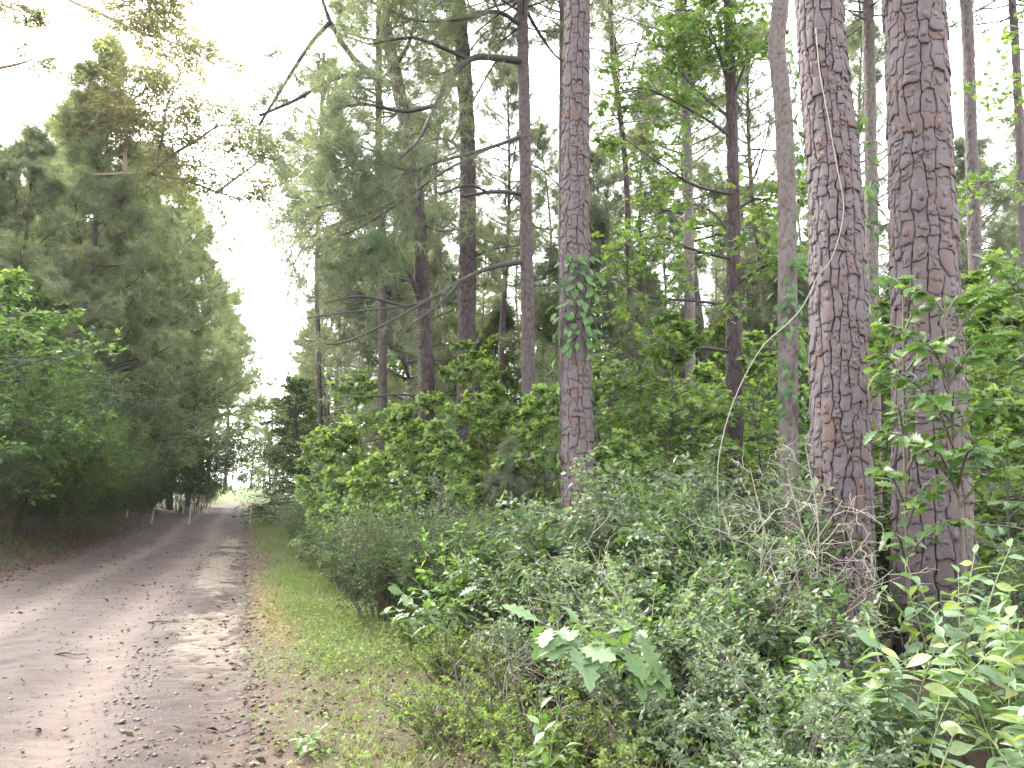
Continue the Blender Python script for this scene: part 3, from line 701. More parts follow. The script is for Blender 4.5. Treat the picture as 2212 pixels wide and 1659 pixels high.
hero_limb(D, [(1132, 566, 15), (1085, 572, 14.8), (1040, 585, 14.6), (985, 612, 14.4), (930, 645, 14.1), (870, 662, 13.9), (770, 672, 13.6), (640, 690, 13.3)], .055, .012,
          [[(985, 612, 14.4), (945, 660, 14.1), (890, 700, 13.9), (850, 745, 13.7)], [(930, 645, 14.1), (850, 690, 13.8), (740, 740, 13.6), (660, 735, 13.4)], [(870, 662, 13.9), (780, 640, 13.6), (700, 655, 13.4)]],
          (11, .9, 4, .4), .14, .2, .35, sag=-.2)
hero_limb(D, [(1132, 60, 15), (1075, 25, 14.8), (1010, 40, 14.6), (900, 45, 14.3), (800, 5, 14)], .05, .012, [[(1075, 25, 14.8), (1040, -40, 14.7), (950, -60, 14.5)]], (16, 1.1, 3, .45), .95, .28, .2)
hero_limb(D, [(1135, 20, 15), (1170, 80, 15.2), (1205, 125, 15.4), (1240, 140, 15.8)], .04, .015, [], (9, .9, 3, .45), .8, .2, .3)
hero_limb(D, [(1138, 350, 15), (1175, 370, 15.2), (1225, 420, 15.4)], .022, .008, [], (7, .8, 3, .4), .8, .2, .3)
hero_limb(F_, [(908, 655, 16), (893, 610, 15.8), (875, 575, 15.6), (868, 540, 15.4)], .06, .03, [[(893, 610, 15.8), (860, 600, 15.5), (828, 590, 15.3)]], (5, .7, 2, .4), .2, .2, .3)
hero_limb(F_, [(915, 856, 16), (860, 852, 15.8), (800, 856, 15.5), (735, 858, 15.2)], .03, .01, [], (6, .5, 2, .3), .1, .18, .2)
hero_limb(F_, [(890, 400, 16), (840, 440, 15.6), (770, 470, 15.2), (690, 500, 14.9), (640, 560, 14.6), (620, 640, 14.4)], .05, .008,
          [[(840, 440, 15.6), (800, 520, 15.2), (740, 560, 15)], [(770, 470, 15.2), (700, 440, 15), (650, 480, 14.8)]], (20, 1.2, 3, .5), .9, .28, .25)
hero_limb(F_, [(905, 480, 16), (960, 500, 15.8), (1020, 480, 15.6)], .03, .01, [], (9, .9, 3, .4), .9, .2, .2)
hero_limb(F_, [(880, 300, 16), (830, 330, 15.8), (760, 310, 15.5), (680, 295, 15.2)], .045, .01, [[(830, 330, 15.8), (780, 380, 15.4), (700, 400, 15.2)]], (15, 1.1, 3, .45), .9, .28, .25)
hero_limb(F_, [(845, 185, 16), (790, 150, 15.8), (755, 115, 15.6), (715, 50, 15.4), (690, -20, 15.2)], .10, .03, [[(790, 150, 15.8), (720, 170, 15.5), (640, 215, 15.2), (560, 250, 15)], [(715, 50, 15.4), (660, 110, 15.2), (560, 270, 15)]], (12, 1.0, 3, .45), .9, .28, .25)
hero_limb(F_, [(848, 150, 16), (880, 100, 15.8), (900, 50, 15.7), (960, 0, 15.5)], .06, .02, [], (12, 1.0, 3, .45), .9, .28, .2)
hero_limb(F_, [(893, 420, 16), (860, 490, 15.5), (845, 530, 15.2), (820, 545, 15)], .03, .01, [], (12, .7, 4, .35), 1.0, .24, .4, needle='needle_blue', mu=.6)
hero_limb(E_, [(1008, 330, 20), (960, 300, 19.6), (900, 310, 19.2)], .05, .02, [[(1008, 200, 20), (1060, 150, 19.8), (1090, 110, 19.6)]], (14, 1.2, 4, .5), .9, .24, .15)
hero_limb(E_, [(1012, 560, 20), (1060, 540, 19.8), (1120, 530, 19.6)], .04, .01, [[(1010, 480, 20), (960, 470, 19.7), (900, 500, 19.5)]], (14, 1.2, 4, .5), .85, .24, .2)
hero_limb(E_, [(1000, 130, 20), (950, 160, 19.8), (890, 150, 19.5)], .05, .02, [[(995, 60, 20), (1050, 70, 19.8), (1110, 60, 19.5)]], (16, 1.3, 4, .5), .9, .24, .15)
hero_limb(T['G'][0], [(822, 330, 20), (780, 300, 19.8), (740, 290, 19.5)], .03, .01, [[(822, 420, 20), (770, 430, 19.8), (700, 420, 19.5)], [(825, 520, 20), (870, 500, 19.8), (905, 505, 19.6)]], (12, 1.0, 4, .5), .9, .24, .15)
hero_limb(T['N'][0], [(1352, 385, 26), (1330, 392, 25.8), (1290, 405, 25.6)], .03, .012, [], (4, .7, 2, .4), .3, .24, .4)

# ------------------------------------------------------------------ pine models that are copied through the wood
def pine_model(seed, H, base, Rmax, nb, prof, r0, k1=9, k2=2, size=.22, el=(5, 50), mat_trunk='bark', tm=None, rad_sd=.25, trunk=True, ndl='needle', u0=.25):
    global rng
    keep = rng; rng = np.random.default_rng(seed)
    tm = tm or TUFTS
    C = smooth_path(np.array([[0, 0, -.2], [rng.normal(0, .15), rng.normal(0, .15), H * .35], [rng.normal(0, .25), rng.normal(0, .25), H * .7], [0, 0, H]]), 40)
    out = {}
    if trunk:
        mb = trunk_mesh(None, C, lambda u, z: r0 * (1 - .88 * u ** 1.2), 12, .16, .12, .2, .02, seed, flare=.3)
        out['trunk'] = (mb.mesh('trunk', M[mat_trunk], True, attrs={'crack': mb.extra['crack']}), None)
    u = (np.arange(nb) + rng.random(nb)) / nb; h = base + (H - base) * u
    Lb = Rmax * prof(u) * rng.uniform(1 - rad_sd * 1.6, 1 + rad_sd, nb); az = np.arange(nb) * 2.4 + rng.normal(0, .5, nb)
    e = np.radians(el[0] + (el[1] - el[0]) * u + rng.normal(0, 8, nb)); start = np.stack([np.interp(h, C[:, 2], C[:, k]) for k in range(3)], 1)
    d = np.stack([np.cos(az) * np.cos(e), np.sin(az) * np.cos(e), np.sin(e)], 1)
    tt = np.linspace(0, 1, 7)[None, :, None]
    P = start[:, None] + d[:, None] * Lb[:, None, None] * tt + np.array([0, 0, 1.0]) * (Lb[:, None, None] * (.22 * tt ** 2 - .12 * tt)) + np.cumsum(rng.normal(0, .035, (nb, 7, 3)), 1) * Lb[:, None, None] * tt
    mbt, mbn = MB(), MB()
    tubes(mbt, P, (.012 + .012 * Lb)[:, None] * np.linspace(1, .25, 7)[None], 4)
    foliage_from(P, mbt, mbn, k1, np.clip(Lb * .38, .25, 1.3), k2, .34 if u0 < .4 else .45, size, tm, u0, .007, .92, -.02, .45, .05)
    add_tufts(mbn, P[:, -1], P[:, -1] - P[:, -2], size, tm)
    out['branches'] = (mbt.mesh('branches', M['limb'], False), 'stuff')
    out['crown'] = (mbn.mesh('crown', M[ndl], False), 'stuff')
    rng = keep
    return out, mbn.tris() + mbt.tris()
tall = lambda u: np.sin(np.pi * np.clip(.12 + .85 * u, 0, 1)) ** .8 * (1.05 - .55 * u) + .1
edge_ = lambda u: (1 - u ** 1.8) * .9 + .12
PM = {}
NT = 0
for key, a in {'forest1': (301, 20, 10, 3.0, 62, tall, .17), 'forest2': (302, 22, 12, 2.6, 54, tall, .16), 'forest3': (303, 18, 7, 2.6, 64, tall, .13),
               'edge1': (311, 18, 1.8, 3.9, 88, lambda u: (1 - u) ** .8 * .95 + .1, .2), 'edge2': (312, 16, 1.2, 4.2, 74, edge_, .17), 'edge3': (313, 20, 3.0, 4.4, 80, edge_, .22),
               'edge4': (314, 19, 6.5, 4.8, 70, edge_, .2),
               'young': (321, 7, .6, 1.8, 60, edge_, .06)}.items():
    PM[key], n_ = pine_model(*a, k1=13 if key.startswith('edge') else 10, size=.36 if key.startswith('edge') else .26, tm=TUFTS_WIDE if key.startswith('edge') else None, **({'ndl': 'needle_pale', 'u0': .42} if key.startswith('edge') else {}), mat_trunk='bark_pale' if key == 'forest2' else 'bark_dark' if key.startswith('edge') else 'bark'); NT += n_
PROTO = {}
def place_model(models, key, name, label, cat, x, y, rz, sc, group, dz=0.0):
    loc = (x, y, gz(x, y) + dz)
    src = PROTO.get((id(models), key))
    if src is None:
        r = thing(name, label, cat, loc, group, rz, sc)
        for nm, (me, kd) in models[key].items(): child(nm, me, r, kd)
        PROTO[(id(models), key)] = r
        return r
    return copy_tree(src, loc, rz, sc, label, group, cat)
# crowns over the nearer pines (their tops rise out of the picture)
CROWN, n_ = pine_model(331, 8, .3, 3.0, 70, tall, .1, trunk=False); NT += n_
for k_, (root, C, zb, s_) in {'C': (*T['C'], 10.5, .9), 'D': (*T['D'], 11.0, .85), 'E': (*T['E'], 14.5, 1.0), 'F': (*T['F'], 12.0, .8), 'G': (*T['G'], 11, .8), 'J': (*T['J'], 13, .9),
                         'K': (*T['K'], 12, .7), 'M': (*T['M'], 14, .9), 'N': (*T['N'], 14, .8), 'O': (*T['O'], 13.5, .8), 'L': (*T['L'], 13, .8), 'Q': (*T['Q'], 11, .8),
                         'A': (PINE_A, np.array([[cxA(12), 7.5, 12.0]]), 12, 1.0), 'B': (PINE_B, np.array([[cxB(12), 7.0, 12.0]]), 12, .9)}.items():
    xt = np.interp(zb, C[:, 2], C[:, 0])
    for nm, (me, kd) in CROWN.items():
        o = child(nm, me, root, kd); o.location = Vector(np.array([xt, C[0, 1], zb]) - ORG[root.name]); o.scale = (s_,) * 3; o.rotation_euler = (0, 0, hash(k_) % 7 if False else ord(k_) * 1.3)

# ------------------------------------------------------------------ broad-leaved saplings, shrubs and trees
def put_leaves(mb, tw, nl, size, tmpl, u0=.25, droop=.15, flat=.6, mu=.5, sd=.22, spread=55):
    """nl leaves along each twig (n,4,3), held out sideways with their faces up."""
    n = len(tw)
    u = u0 + (1 - u0) * (np.arange(nl)[None] + .8 * rng.random((n, nl))) / nl; u[:, -1] = 1
    p, t = interp(tw, u)
    side = np.cross(t, up3) + 1e-6; side = unit(side) * np.where(np.arange(nl) % 2, 1, -1)[None, :, None]
    a = np.radians(spread) * rng.uniform(.6, 1.2, (n, nl, 1)); a[:, -1] *= .2
    d = np.cos(a) * t + np.sin(a) * side + rng.normal(0, .22, (n, nl, 3)); d[..., 2] -= droop
    nr = up3 + rng.normal(0, flat, (n, nl, 3))
    shade = np.repeat(rng.normal(0, sd * .7, (n, 1)), nl, 1)
    scatter(mb, *tmpl, p.reshape(-1, 3), d.reshape(-1, 3), nr.reshape(-1, 3), (size * rng.uniform(.6, 1.2, (n, nl))).ravel(), np.clip(mu + shade + rng.normal(0, sd * .7, (n, nl)), 0, 1).ravel())
def sapling_model(seed, H, base, Rm, nb, k1, k2, nl, leaf, tmpl, mat, r0=.03, el=(0, 40), bark='limb', prof=None, mu=.5, flat=.55):
    global rng
    keep = rng; rng = np.random.default_rng(seed)
    C = smooth_path(np.array([[0, 0, -.1], [rng.normal(0, .06), rng.normal(0, .06), H * .4], [rng.normal(0, .12), rng.normal(0, .12), H * .75], [rng.normal(0, .1), 0, H]]), 24)
    mbt, mbl = MB(), MB()
    tk = MB(); tubes(tk, C, np.linspace(r0, r0 * .15, 24), 6)
    prof = prof or (lambda u: np.sin(np.pi * (.18 + .72 * u)) * (1.1 - .5 * u))
    u = (np.arange(nb) + rng.random(nb)) / nb; h = base + (H * .98 - base) * u
    Lb = Rm * prof(u) * rng.uniform(.6, 1.15, nb); az = np.arange(nb) * 2.4 + rng.normal(0, .5, nb)
    e = np.radians(el[0] + (el[1] - el[0]) * u + rng.normal(0, 8, nb)); st = np.stack([np.interp(h, C[:, 2], C[:, k]) for k in range(3)], 1)
    d = np.stack([np.cos(az) * np.cos(e), np.sin(az) * np.cos(e), np.sin(e)], 1); tt = np.linspace(0, 1, 6)[None, :, None]
    P = st[:, None] + d[:, None] * Lb[:, None, None] * tt - np.array([0, 0, .12]) * Lb[:, None, None] * tt ** 2 + np.cumsum(rng.normal(0, .04, (nb, 6, 3)), 1) * Lb[:, None, None] * tt
    tubes(mbt, P, (r0 * .25 + .004 * Lb)[:, None] * np.linspace(1, .3, 6)[None], 4)
    tw = sub(P, k1, .2, 1, np.clip(Lb * .45, .2, 1.2), 50, .05, .45, -.05, .5, .1); tubes(mbt, tw, np.array([.006, .005, .004, .003]), 3)
    put_leaves(mbl, tw, nl, leaf, tmpl, .3, .2, flat, mu)
    if k2:
        t2 = sub(tw, k2, .25, 1, np.clip(np.repeat(Lb, k1) * .2, .12, .5), 50, .03, .45, -.05, .6, .1); tubes(mbt, t2, np.array([.003, .003, .002, .002]), 3)
        put_leaves(mbl, t2, nl, leaf, tmpl, .3, .2, flat, mu)
    out = {'trunk': (tk.mesh('trunk', M[bark], True), None), 'branches': (mbt.mesh('branches', M['limb'], False), 'stuff'), 'crown': (mbl.mesh('crown', M[mat], False), 'stuff')}
    rng = keep
    return out, tk.tris() + mbt.tris() + mbl.tris()
def shrub_model(seed, H, Rm, ns, k1, k2, nl, leaf, tmpl, mat, twig='twig', mu=.5, flat=.7, arch=.3, spread=55):
    global rng
    keep = rng; rng = np.random.default_rng(seed)
    a = rng.random(ns) * 6.283; rr = Rm * np.sqrt(rng.random(ns)); hh = H * rng.uniform(.55, 1.05, ns) * (1 - .35 * (rr / Rm) ** 2)
    b = np.stack([np.cos(a) * rr * .35, np.sin(a) * rr * .35, np.full(ns, -.08)], 1); tip = np.stack([np.cos(a) * rr, np.sin(a) * rr, hh], 1)
    t = np.linspace(0, 1, 7)[None, :, None]
    out_ = np.stack([np.cos(a), np.sin(a), np.zeros(ns)], 1)
    P = b[:, None] + (tip - b)[:, None] * t + np.array([0, 0, 1.0]) * (np.sin(np.pi * t) * hh[:, None, None] * .18) + out_[:, None] * (t ** 3) * arch * hh[:, None, None] + np.cumsum(rng.normal(0, .03, (ns, 7, 3)), 1) * hh[:, None, None]
    mbt, mbl = MB(), MB()
    tubes(mbt, P, np.linspace(.009, .003, 7), 4)
    tw = sub(P, k1, .15, 1, hh * .36, 52, .22, .9, -.08, .55, .1); tubes(mbt, tw, np.array([.004, .0035, .003, .002]), 3)
    put_leaves(mbl, tw, nl, leaf, tmpl, .15, .1, flat, mu, spread=spread)
    if k2:
        t2 = sub(tw, k2, .2, 1, np.repeat(hh, k1) * .18, 50, .15, .9, -.05, .6, .1); tubes(mbt, t2, np.array([.003, .0025, .002, .0015]), 3)
        put_leaves(mbl, t2, nl, leaf, tmpl, .15, .1, flat, mu, spread=spread)
    out = {'stems': (mbt.mesh('stems', M[twig], False), 'stuff'), 'foliage': (mbl.mesh('foliage', M[mat], False), 'stuff')}
    rng = keep
    return out, mbt.tris() + mbl.tris()
BM = {}
def addm(key, res):
    global NT
    BM[key] = res[0]; NT += res[1]
addm('sap1', sapling_model(401, 3.6, .5, 1.25, 26, 7, 3, 5, .115, LEAF_STAR, 'leaf_sap'))
addm('sap2', sapling_model(402, 4.6, .8, 1.5, 30, 7, 3, 5, .115, LEAF_STAR, 'leaf_sap', r0=.035))
addm('sap3', sapling_model(403, 2.8, .3, 1.1, 22, 7, 3, 5, .105, LEAF_STAR, 'leaf_sap', r0=.025))
addm('und1', sapling_model(411, 5.5, .6, 2.0, 34, 8, 3, 4, .14, LEAF_LO, 'leaf_sap', r0=.05))
addm('und2', sapling_model(412, 7.5, 1.2, 2.3, 38, 8, 3, 4, .15, LEAF_LO, 'leaf_lime', r0=.06))
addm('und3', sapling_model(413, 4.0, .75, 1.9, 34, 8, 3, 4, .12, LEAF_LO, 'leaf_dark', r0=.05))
addm('und4', sapling_model(414, 4.0, .75, 1.9, 36, 9, 3, 5, .11, LEAF_LO, 'leaf_bright', r0=.05, mu=.25, flat=.7))  # brighter leaf colour paints in the lit lime edges of the bank shrubs
addm('bush1', shrub_model(421, 1.3, .9, 52, 9, 3, 7, .042, LEAF_LO, 'leaf_dark', mu=.55, arch=.12))
addm('bush2', shrub_model(422, 1.6, 1.0, 46, 8, 3, 6, .05, LEAF_LO, 'leaf_grey'))
addm('privet1', shrub_model(423, 1.5, .9, 40, 8, 3, 7, .062, LEAF_LO, 'leaf_grey', 'twig'))
addm('privet2', shrub_model(424, 1.15, .8, 36, 8, 3, 7, .056, LEAF_LO, 'leaf_grey', 'twig', mu=.55))
addm('broad1', shrub_model(431, 1.45, .85, 30, 7, 2, 6, .095, LEAF_MID, 'leaf_dark', 'twig', mu=.6))
addm('broad2', shrub_model(432, 1.2, .8, 28, 7, 2, 6, .08, LEAF_MID, 'leaf_bright', 'twig', mu=.3))
addm('low1', shrub_model(425, .55, .6, 34, 6, 2, 7, .036, LEAF_LO, 'leaf_lime', mu=.5, arch=.15))
addm('big1', shrub_model(426, 4.6, 2.3, 60, 9, 4, 6, .085, LEAF_LO, 'leaf_dark', mu=.35, arch=.22))
addm('big2', shrub_model(427, 3.6, 2.0, 60, 9, 4, 6, .085, LEAF_LO, 'leaf_lime', mu=.1, arch=.3))
addm('dense', sapling_model(428, 7.0, .1, 2.6, 80, 9, 4, 4, .10, LEAF_LO, 'leaf_dark', r0=.1, prof=lambda u: (1 - u) ** .7 + .1, mu=.3, flat=.9))

# ------------------------------------------------------------------ the left side of the road
def lefty(models, key, name, label, cat, s, t, rz, sc, group, dz=0.0):
    xy = st_xy(np.array([s]), np.array([t]))[0]
    return place_model(models, key, name, label, cat, xy[0], xy[1], rz, sc, group, dz)
GL = 'pines walling the left side of the road'
def by_top(models, key, name, label, cat, dx, Y, top, H, rz, group):
    """Stand a model at depth Y on the line of sight dx, scaled so that its top reaches the spot's height top."""
    x = at(dx, top, Y)[0]; return place_model(models, key, name, label, cat, x, Y, rz, (at(dx, top, Y)[2] - gz(x, Y)) / H, group)
HP = {'edge4': 19.3, 'edge1': 18.3, 'edge2': 16.3, 'edge3': 20.3, 'forest1': 20, 'forest2': 22, 'forest3': 18}
for key, dx, Y, top_, rz, lab in [('edge1', 232, 34, 95, .3, 'tall spire topped pine standing highest in the left wall of trees'),
      ('edge2', 75, 29, 290, 1.9, 'full pine left of the tall spire pine, behind the lime topped bank shrub'),
      ('edge3', -50, 27, 260, 2.9, 'pine at the left border of the picture behind the leafy bank shrubs'),
      ('edge3', 350, 45, 330, 2.2, 'full pine between the tall spire pine and the sky gap'),
      ('edge4', 405, 52, 440, 4.0, 'feathery pine leaning over the road just past the wooden stakes'),
      ('edge4', 436, 62, 560, 5.1, 'drooping pine at the outside of the bend, its needles against the sky gap'),
      ('edge4', 505, 90, 690, 1.1, 'far pine right of all others in the left wall, its crown narrowing the sky gap'),
      ('edge4', 470, 74, 640, 3.3, 'pine of the left wall beyond the bend, left of the farthest crown')]:
    by_top(PM, key, 'pine_tree', lab, 'pine tree', dx, Y, top_, HP[key], rz, 'pines walling the left side of the road')
for key, dx, Y, top_, rz in [('edge2', 150, 46, 330, 2), ('edge1', 20, 40, 360, 1), ('edge3', 290, 52, 380, 3), ('edge2', 250, 44, 520, 0), ('edge2', 170, 40, 230, 2), ('edge3', 300, 40, 320, 5), ('edge3', -120, 36, 350, 3), ('edge3', 350, 66, 560, 2)]:
    by_top(PM, key, 'pine_tree', 'pine of the second rank, mostly hidden behind the left wall of trees', 'pine tree', dx, Y, top_, HP[key], rz, 'pines of the second rank on the left')
GLS = 'leafy shrubs on the left bank'
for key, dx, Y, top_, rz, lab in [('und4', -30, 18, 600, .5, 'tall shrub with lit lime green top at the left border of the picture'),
        ('und4', 78, 21, 700, 3.4, 'rounded shrub with lit lime edges sloping down beside the left bank'),
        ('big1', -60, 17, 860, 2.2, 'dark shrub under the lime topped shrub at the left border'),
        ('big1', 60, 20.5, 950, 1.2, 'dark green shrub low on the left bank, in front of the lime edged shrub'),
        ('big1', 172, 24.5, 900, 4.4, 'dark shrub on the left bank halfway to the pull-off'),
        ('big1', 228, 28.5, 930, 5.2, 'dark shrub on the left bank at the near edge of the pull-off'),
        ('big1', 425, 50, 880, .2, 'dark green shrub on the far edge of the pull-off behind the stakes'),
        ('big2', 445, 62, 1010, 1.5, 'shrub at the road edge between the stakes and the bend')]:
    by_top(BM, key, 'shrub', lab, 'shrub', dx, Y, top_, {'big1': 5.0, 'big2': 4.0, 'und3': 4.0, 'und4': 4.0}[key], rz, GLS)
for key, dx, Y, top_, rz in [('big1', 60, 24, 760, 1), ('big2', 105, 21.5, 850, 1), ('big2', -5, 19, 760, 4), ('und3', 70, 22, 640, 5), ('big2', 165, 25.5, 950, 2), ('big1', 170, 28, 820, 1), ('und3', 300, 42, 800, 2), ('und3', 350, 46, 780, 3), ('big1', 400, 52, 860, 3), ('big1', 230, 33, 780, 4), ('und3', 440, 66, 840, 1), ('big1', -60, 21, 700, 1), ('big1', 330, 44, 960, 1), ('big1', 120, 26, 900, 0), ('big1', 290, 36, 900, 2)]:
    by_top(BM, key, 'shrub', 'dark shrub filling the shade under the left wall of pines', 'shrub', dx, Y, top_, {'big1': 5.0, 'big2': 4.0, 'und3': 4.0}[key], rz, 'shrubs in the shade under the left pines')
for key, s, t, rz, sc, lab in [('bush1', 41, -3.6, 1, 1.0, 'low bush at the road edge just past the stakes'), ('bush1', 44.5, -3.8, 2, 1.2, 'second low bush past the stakes, on the left'), ('bush1', 48.5, -3.6, 3, 1.2, 'third low bush past the stakes, on the left'), ('bush1', 53, -3.7, 4, 1.3, 'low bush at the left road edge where the bend begins'), ('big1', 37.5, -6.2, 3, .7, 'dark shrub closing the back of the pull-off')]:
    lefty(BM, key, 'shrub', lab, 'shrub', s, t, rz, sc, 'low bushes past the pull-off')
for i, (key, s, t, rz, sc) in enumerate(sorted([('bush1', 12.5, -4.9, 1, .7), ('bush1', 16, -4.4, 2, .8), ('bush2', 19.5, -4.2, 3, .6), ('bush1', 23.5, -4.1, 4, .75), ('bush2', 10.5, -5.4, 4, .7), ('bush1', 14.2, -5.1, 5, .8), ('bush1', 26.3, -4.3, 0, .8), ('bush1', 21.5, -4.6, 0, .9)], key=lambda q: q[1])):
    lefty(BM, key, 'shrub', 'low dark bush on the left road bank, %s from the camera' % ['nearest', 'second', 'third', 'fourth', 'fifth', 'sixth', 'seventh', 'farthest'][i], 'shrub', s, t, rz, sc, 'low bushes on the left bank')
# what closes the view beyond the bend
for key, dx, Y, top_, rz in [('und3', 505, 100, 930, 1), ('und3', 548, 112, 900, 2), ('und1', 470, 104, 900, 3), ('und3', 592, 105, 860, 4), ('und3', 524, 125, 960, 0), ('und1', 575, 118, 930, 5), ('und2', 440, 115, 900, 1), ('und2', 620, 120, 840, 1), ('und2', 565, 140, 900, 3)]:
    by_top(BM, key, 'understory_tree', 'pale leafy tree closing the view beyond the bend of the road', 'tree', dx, Y, top_, {'und1': 5.5, 'und2': 7.5, 'und3': 4.0}[key], rz, 'pale trees beyond the bend')

# ------------------------------------------------------------------ the right side: far wood, understory, saplings
def right(models, key, name, label, cat, dx, Y, rz, sc, group):
    x = at(dx, 1060, Y)[0]
    return place_model(models, key, name, label, cat, x, Y, rz, sc, group)
ANCH = [(560, 'the road'), (825, 'the thin dark pine'), (915, 'the leaning pine'), (1008, 'the stout dark pine'), (1138, 'the slender pine'), (1245, 'the central pine'), (1585, 'the maple'), (1702, 'the creeper wrapped tree'), (1812, 'the bowed pine'), (2005, 'the thickest pine'), (2120, 'the slim reddish pine'), (2600, 'the right border')]
ORD = ['first', 'second', 'third', 'fourth', 'fifth', 'sixth', 'seventh', 'eighth', 'ninth', 'tenth', 'eleventh', 'twelfth', 'thirteenth', 'fourteenth']
def gap_labels(kind, xs):
    out = [None] * len(xs)
    for (a, n0), (b, n1) in zip(ANCH[:-1], ANCH[1:]):
        ids = sorted([i for i, x in enumerate(xs) if a <= x < b], key=lambda i: xs[i])
        for k, i in enumerate(ids): out[i] = '%s%s between %s and %s' % (kind, (', %s from left' % ORD[k]) if len(ids) > 1 else '', n0, n1)
    return [o or kind for o in out]
GF = 'pines far back in the wood'
far = [(765, 50), (730, 58), (785, 44), (880, 36), (960, 31), (1050, 38), (1095, 28), (1170, 34), (1290, 33), (1335, 42), (1415, 30), (1440, 40), (1530, 29), (1545, 46), (1625, 36), (1660, 30), (1740, 40), (1850, 34), (1930, 30), (2060, 36), (2150, 28), (2170, 44),
       (700, 46), (668, 56), (700, 52), (810, 54), (920, 50), (1010, 56), (1130, 48), (1230, 52), (1385, 55), (1490, 58), (1580, 52), (1700, 55), (1800, 50), (1890, 58), (1990, 50), (2100, 56), (2230, 40), (2300, 30), (2260, 52), (715, 40), (672, 62), (664, 68)]
LF = gap_labels('far slim pine', [d_ if d_ >= 840 else 0 for d_, _ in far]); LFE = gap_labels('far feathery pine', [d_ if d_ < 840 else 0 for d_, _ in far])
for i, (dx, Y) in enumerate(far):
    key = ('forest1', 'forest2', 'forest3')[i % 3]
    if dx < 690: key = ('edge2', 'edge1', 'edge3')[i % 3]
    sc = rng.uniform(.8, 1.08) * (.80 if dx < 700 else .9 if dx < 840 else 1)
    right(PM, key, 'pine_tree', LF[i] if dx >= 840 else LFE[i], 'pine tree', dx, Y, rng.random() * 6.28, sc, GF if dx >= 840 else 'feathery pines behind the right verge')
YX = [850 + 56 * i + rng.normal(0, 20) for i in range(26)]; YL = gap_labels('far young pine', YX)
for i in range(26):
    right(PM, 'young', 'pine_tree', YL[i], 'pine tree', YX[i], (30, 42, 36, 52)[i % 4] + rng.normal(0, 2), rng.random() * 6.28, rng.uniform(1.1, 2.0), 'young pines far back in the wood')
GU = 'leafy understory trees far back in the wood'
us = np.linspace(700, 2330, 34)
UX = [u_ + rng.normal(0, 25) for u_ in us]; UL = gap_labels('far leafy tree', UX)
for i, dx in enumerate(UX):
    Y = (24, 34, 46, 29, 40)[i % 5] + rng.normal(0, 2); key = ('und1', 'und2', 'und1', 'und2', 'und2')[i % 5]
    if dx < 760: Y = max(Y, 38); 
    right(BM, key, 'understory_tree', UL[i], 'understory tree', dx, Y, rng.random() * 6.28, rng.uniform(.75, 1.1), GU)
right(BM, 'dense', 'holly_tree', 'dense dark evergreen bush at the right verge where the road bends', 'bush', 645, 36, .4, 1.0, None)
right(PM, 'young', 'pine_tree', 'young bushy pine among bright saplings at the foot of the slender pine', 'pine tree', 1100, 13, .4, .32, None)
GS = 'bright green saplings among the pines'
for key, dx, Y, rz, sc, lab in [('sap2', 790, 18, .2, .95, 'bright sapling left of the thin dark pine'), ('sap1', 870, 15.5, 1.2, .9, 'bright sapling between the thin dark pine and the leaning pine'),
        ('sap2', 975, 16, 2.9, .98, 'bright sapling in front of the stout dark pine'), ('sap1', 1060, 15, 4.1, 1.0, 'bright sapling between the stout dark pine and the slender pine'),
        ('sap3', 730, 17, 5.0, 1.05, 'bright low sapling at the verge beside the dark evergreen bush'), ('sap3', 1180, 13.5, .9, 1.15, 'bright sapling at the foot of the central pine, left side'),
        ('sap1', 690, 22, 3.0, .9, 'bright sapling behind the verge grass, left of the others'), ('sap3', 950, 13, 3.6, .95, 'low bright sapling at the foot of the leaning pine'),
        ('sap2', 1310, 15, .7, .85, 'bright sapling right of the central pine'), ('sap2', 1440, 13, 2.2, .95, 'green sapling in front of the maple, left of its trunk'),
        ('sap1', 1520, 17, 3.1, 1.2, 'green sapling behind the maple trunk'), ('sap2', 1650, 15, 5.2, 1.0, 'green sapling between the maple and the crooked creeper tree'),
        ('sap1', 1790, 13, 1.1, .9, 'green sapling behind the bowed pine'), ('sap2', 1915, 12, 2.5, .95, 'green sapling in the gap between the two big pines'),
        ('sap2', 2120, 11.5, 4.4, 1.05, 'green sapling right of the thickest pine'), ('sap1', 2220, 10, 5.5, 1.1, 'green sapling at the right border of the picture'),
        ('sap3', 1370, 11.5, 1.7, .85, 'low green sapling behind the grey shrubs'), ('sap3', 2170, 8.6, 3.2, .9, 'low sapling right of the thickest pine, at the border'),
        ('sap3', 800, 13.8, .4, .8, 'low bright sapling over the round dark bush by the verge')]:
    right(BM, key, 'sapling', lab, 'sapling', dx, Y, rz, sc, GS)

# the maple: tiers of leaves on dark limbs
def leafy_limb(root, pts, r0, k, leaf, tmpl, mat, limb='limb', u0=.25, nl=4, mu=.5, sag=-.05, name='limb'):
    P = smooth_path(np.array([at(*p) for p in pts]), 14)
    mb = MB(); tubes(mb, P, np.linspace(r0, r0 * .25, 14), 6); lv = MB()
    tw = sub(P[None], k[0], u0, 1, k[1], 55, .08, .5, sag, .6, .1); tubes(mb, tw, np.array([.01, .008, .006, .004]), 3)
    t2 = sub(tw, k[2], .2, 1, k[3], 50, .03, .45, sag, .6, .1); tubes(mb, t2, np.array([.005, .004, .003, .002]), 3)
    put_leaves(lv, tw, nl, leaf, tmpl, .3, .2, .55, mu); put_leaves(lv, t2, nl, leaf, tmpl, .3, .2, .55, mu)
    o = part(name, mb, M[limb], root, True)
    part('leaves', lv, M[mat], o, False, 'stuff', ORG[root.name])
Hm = T['H'][0]
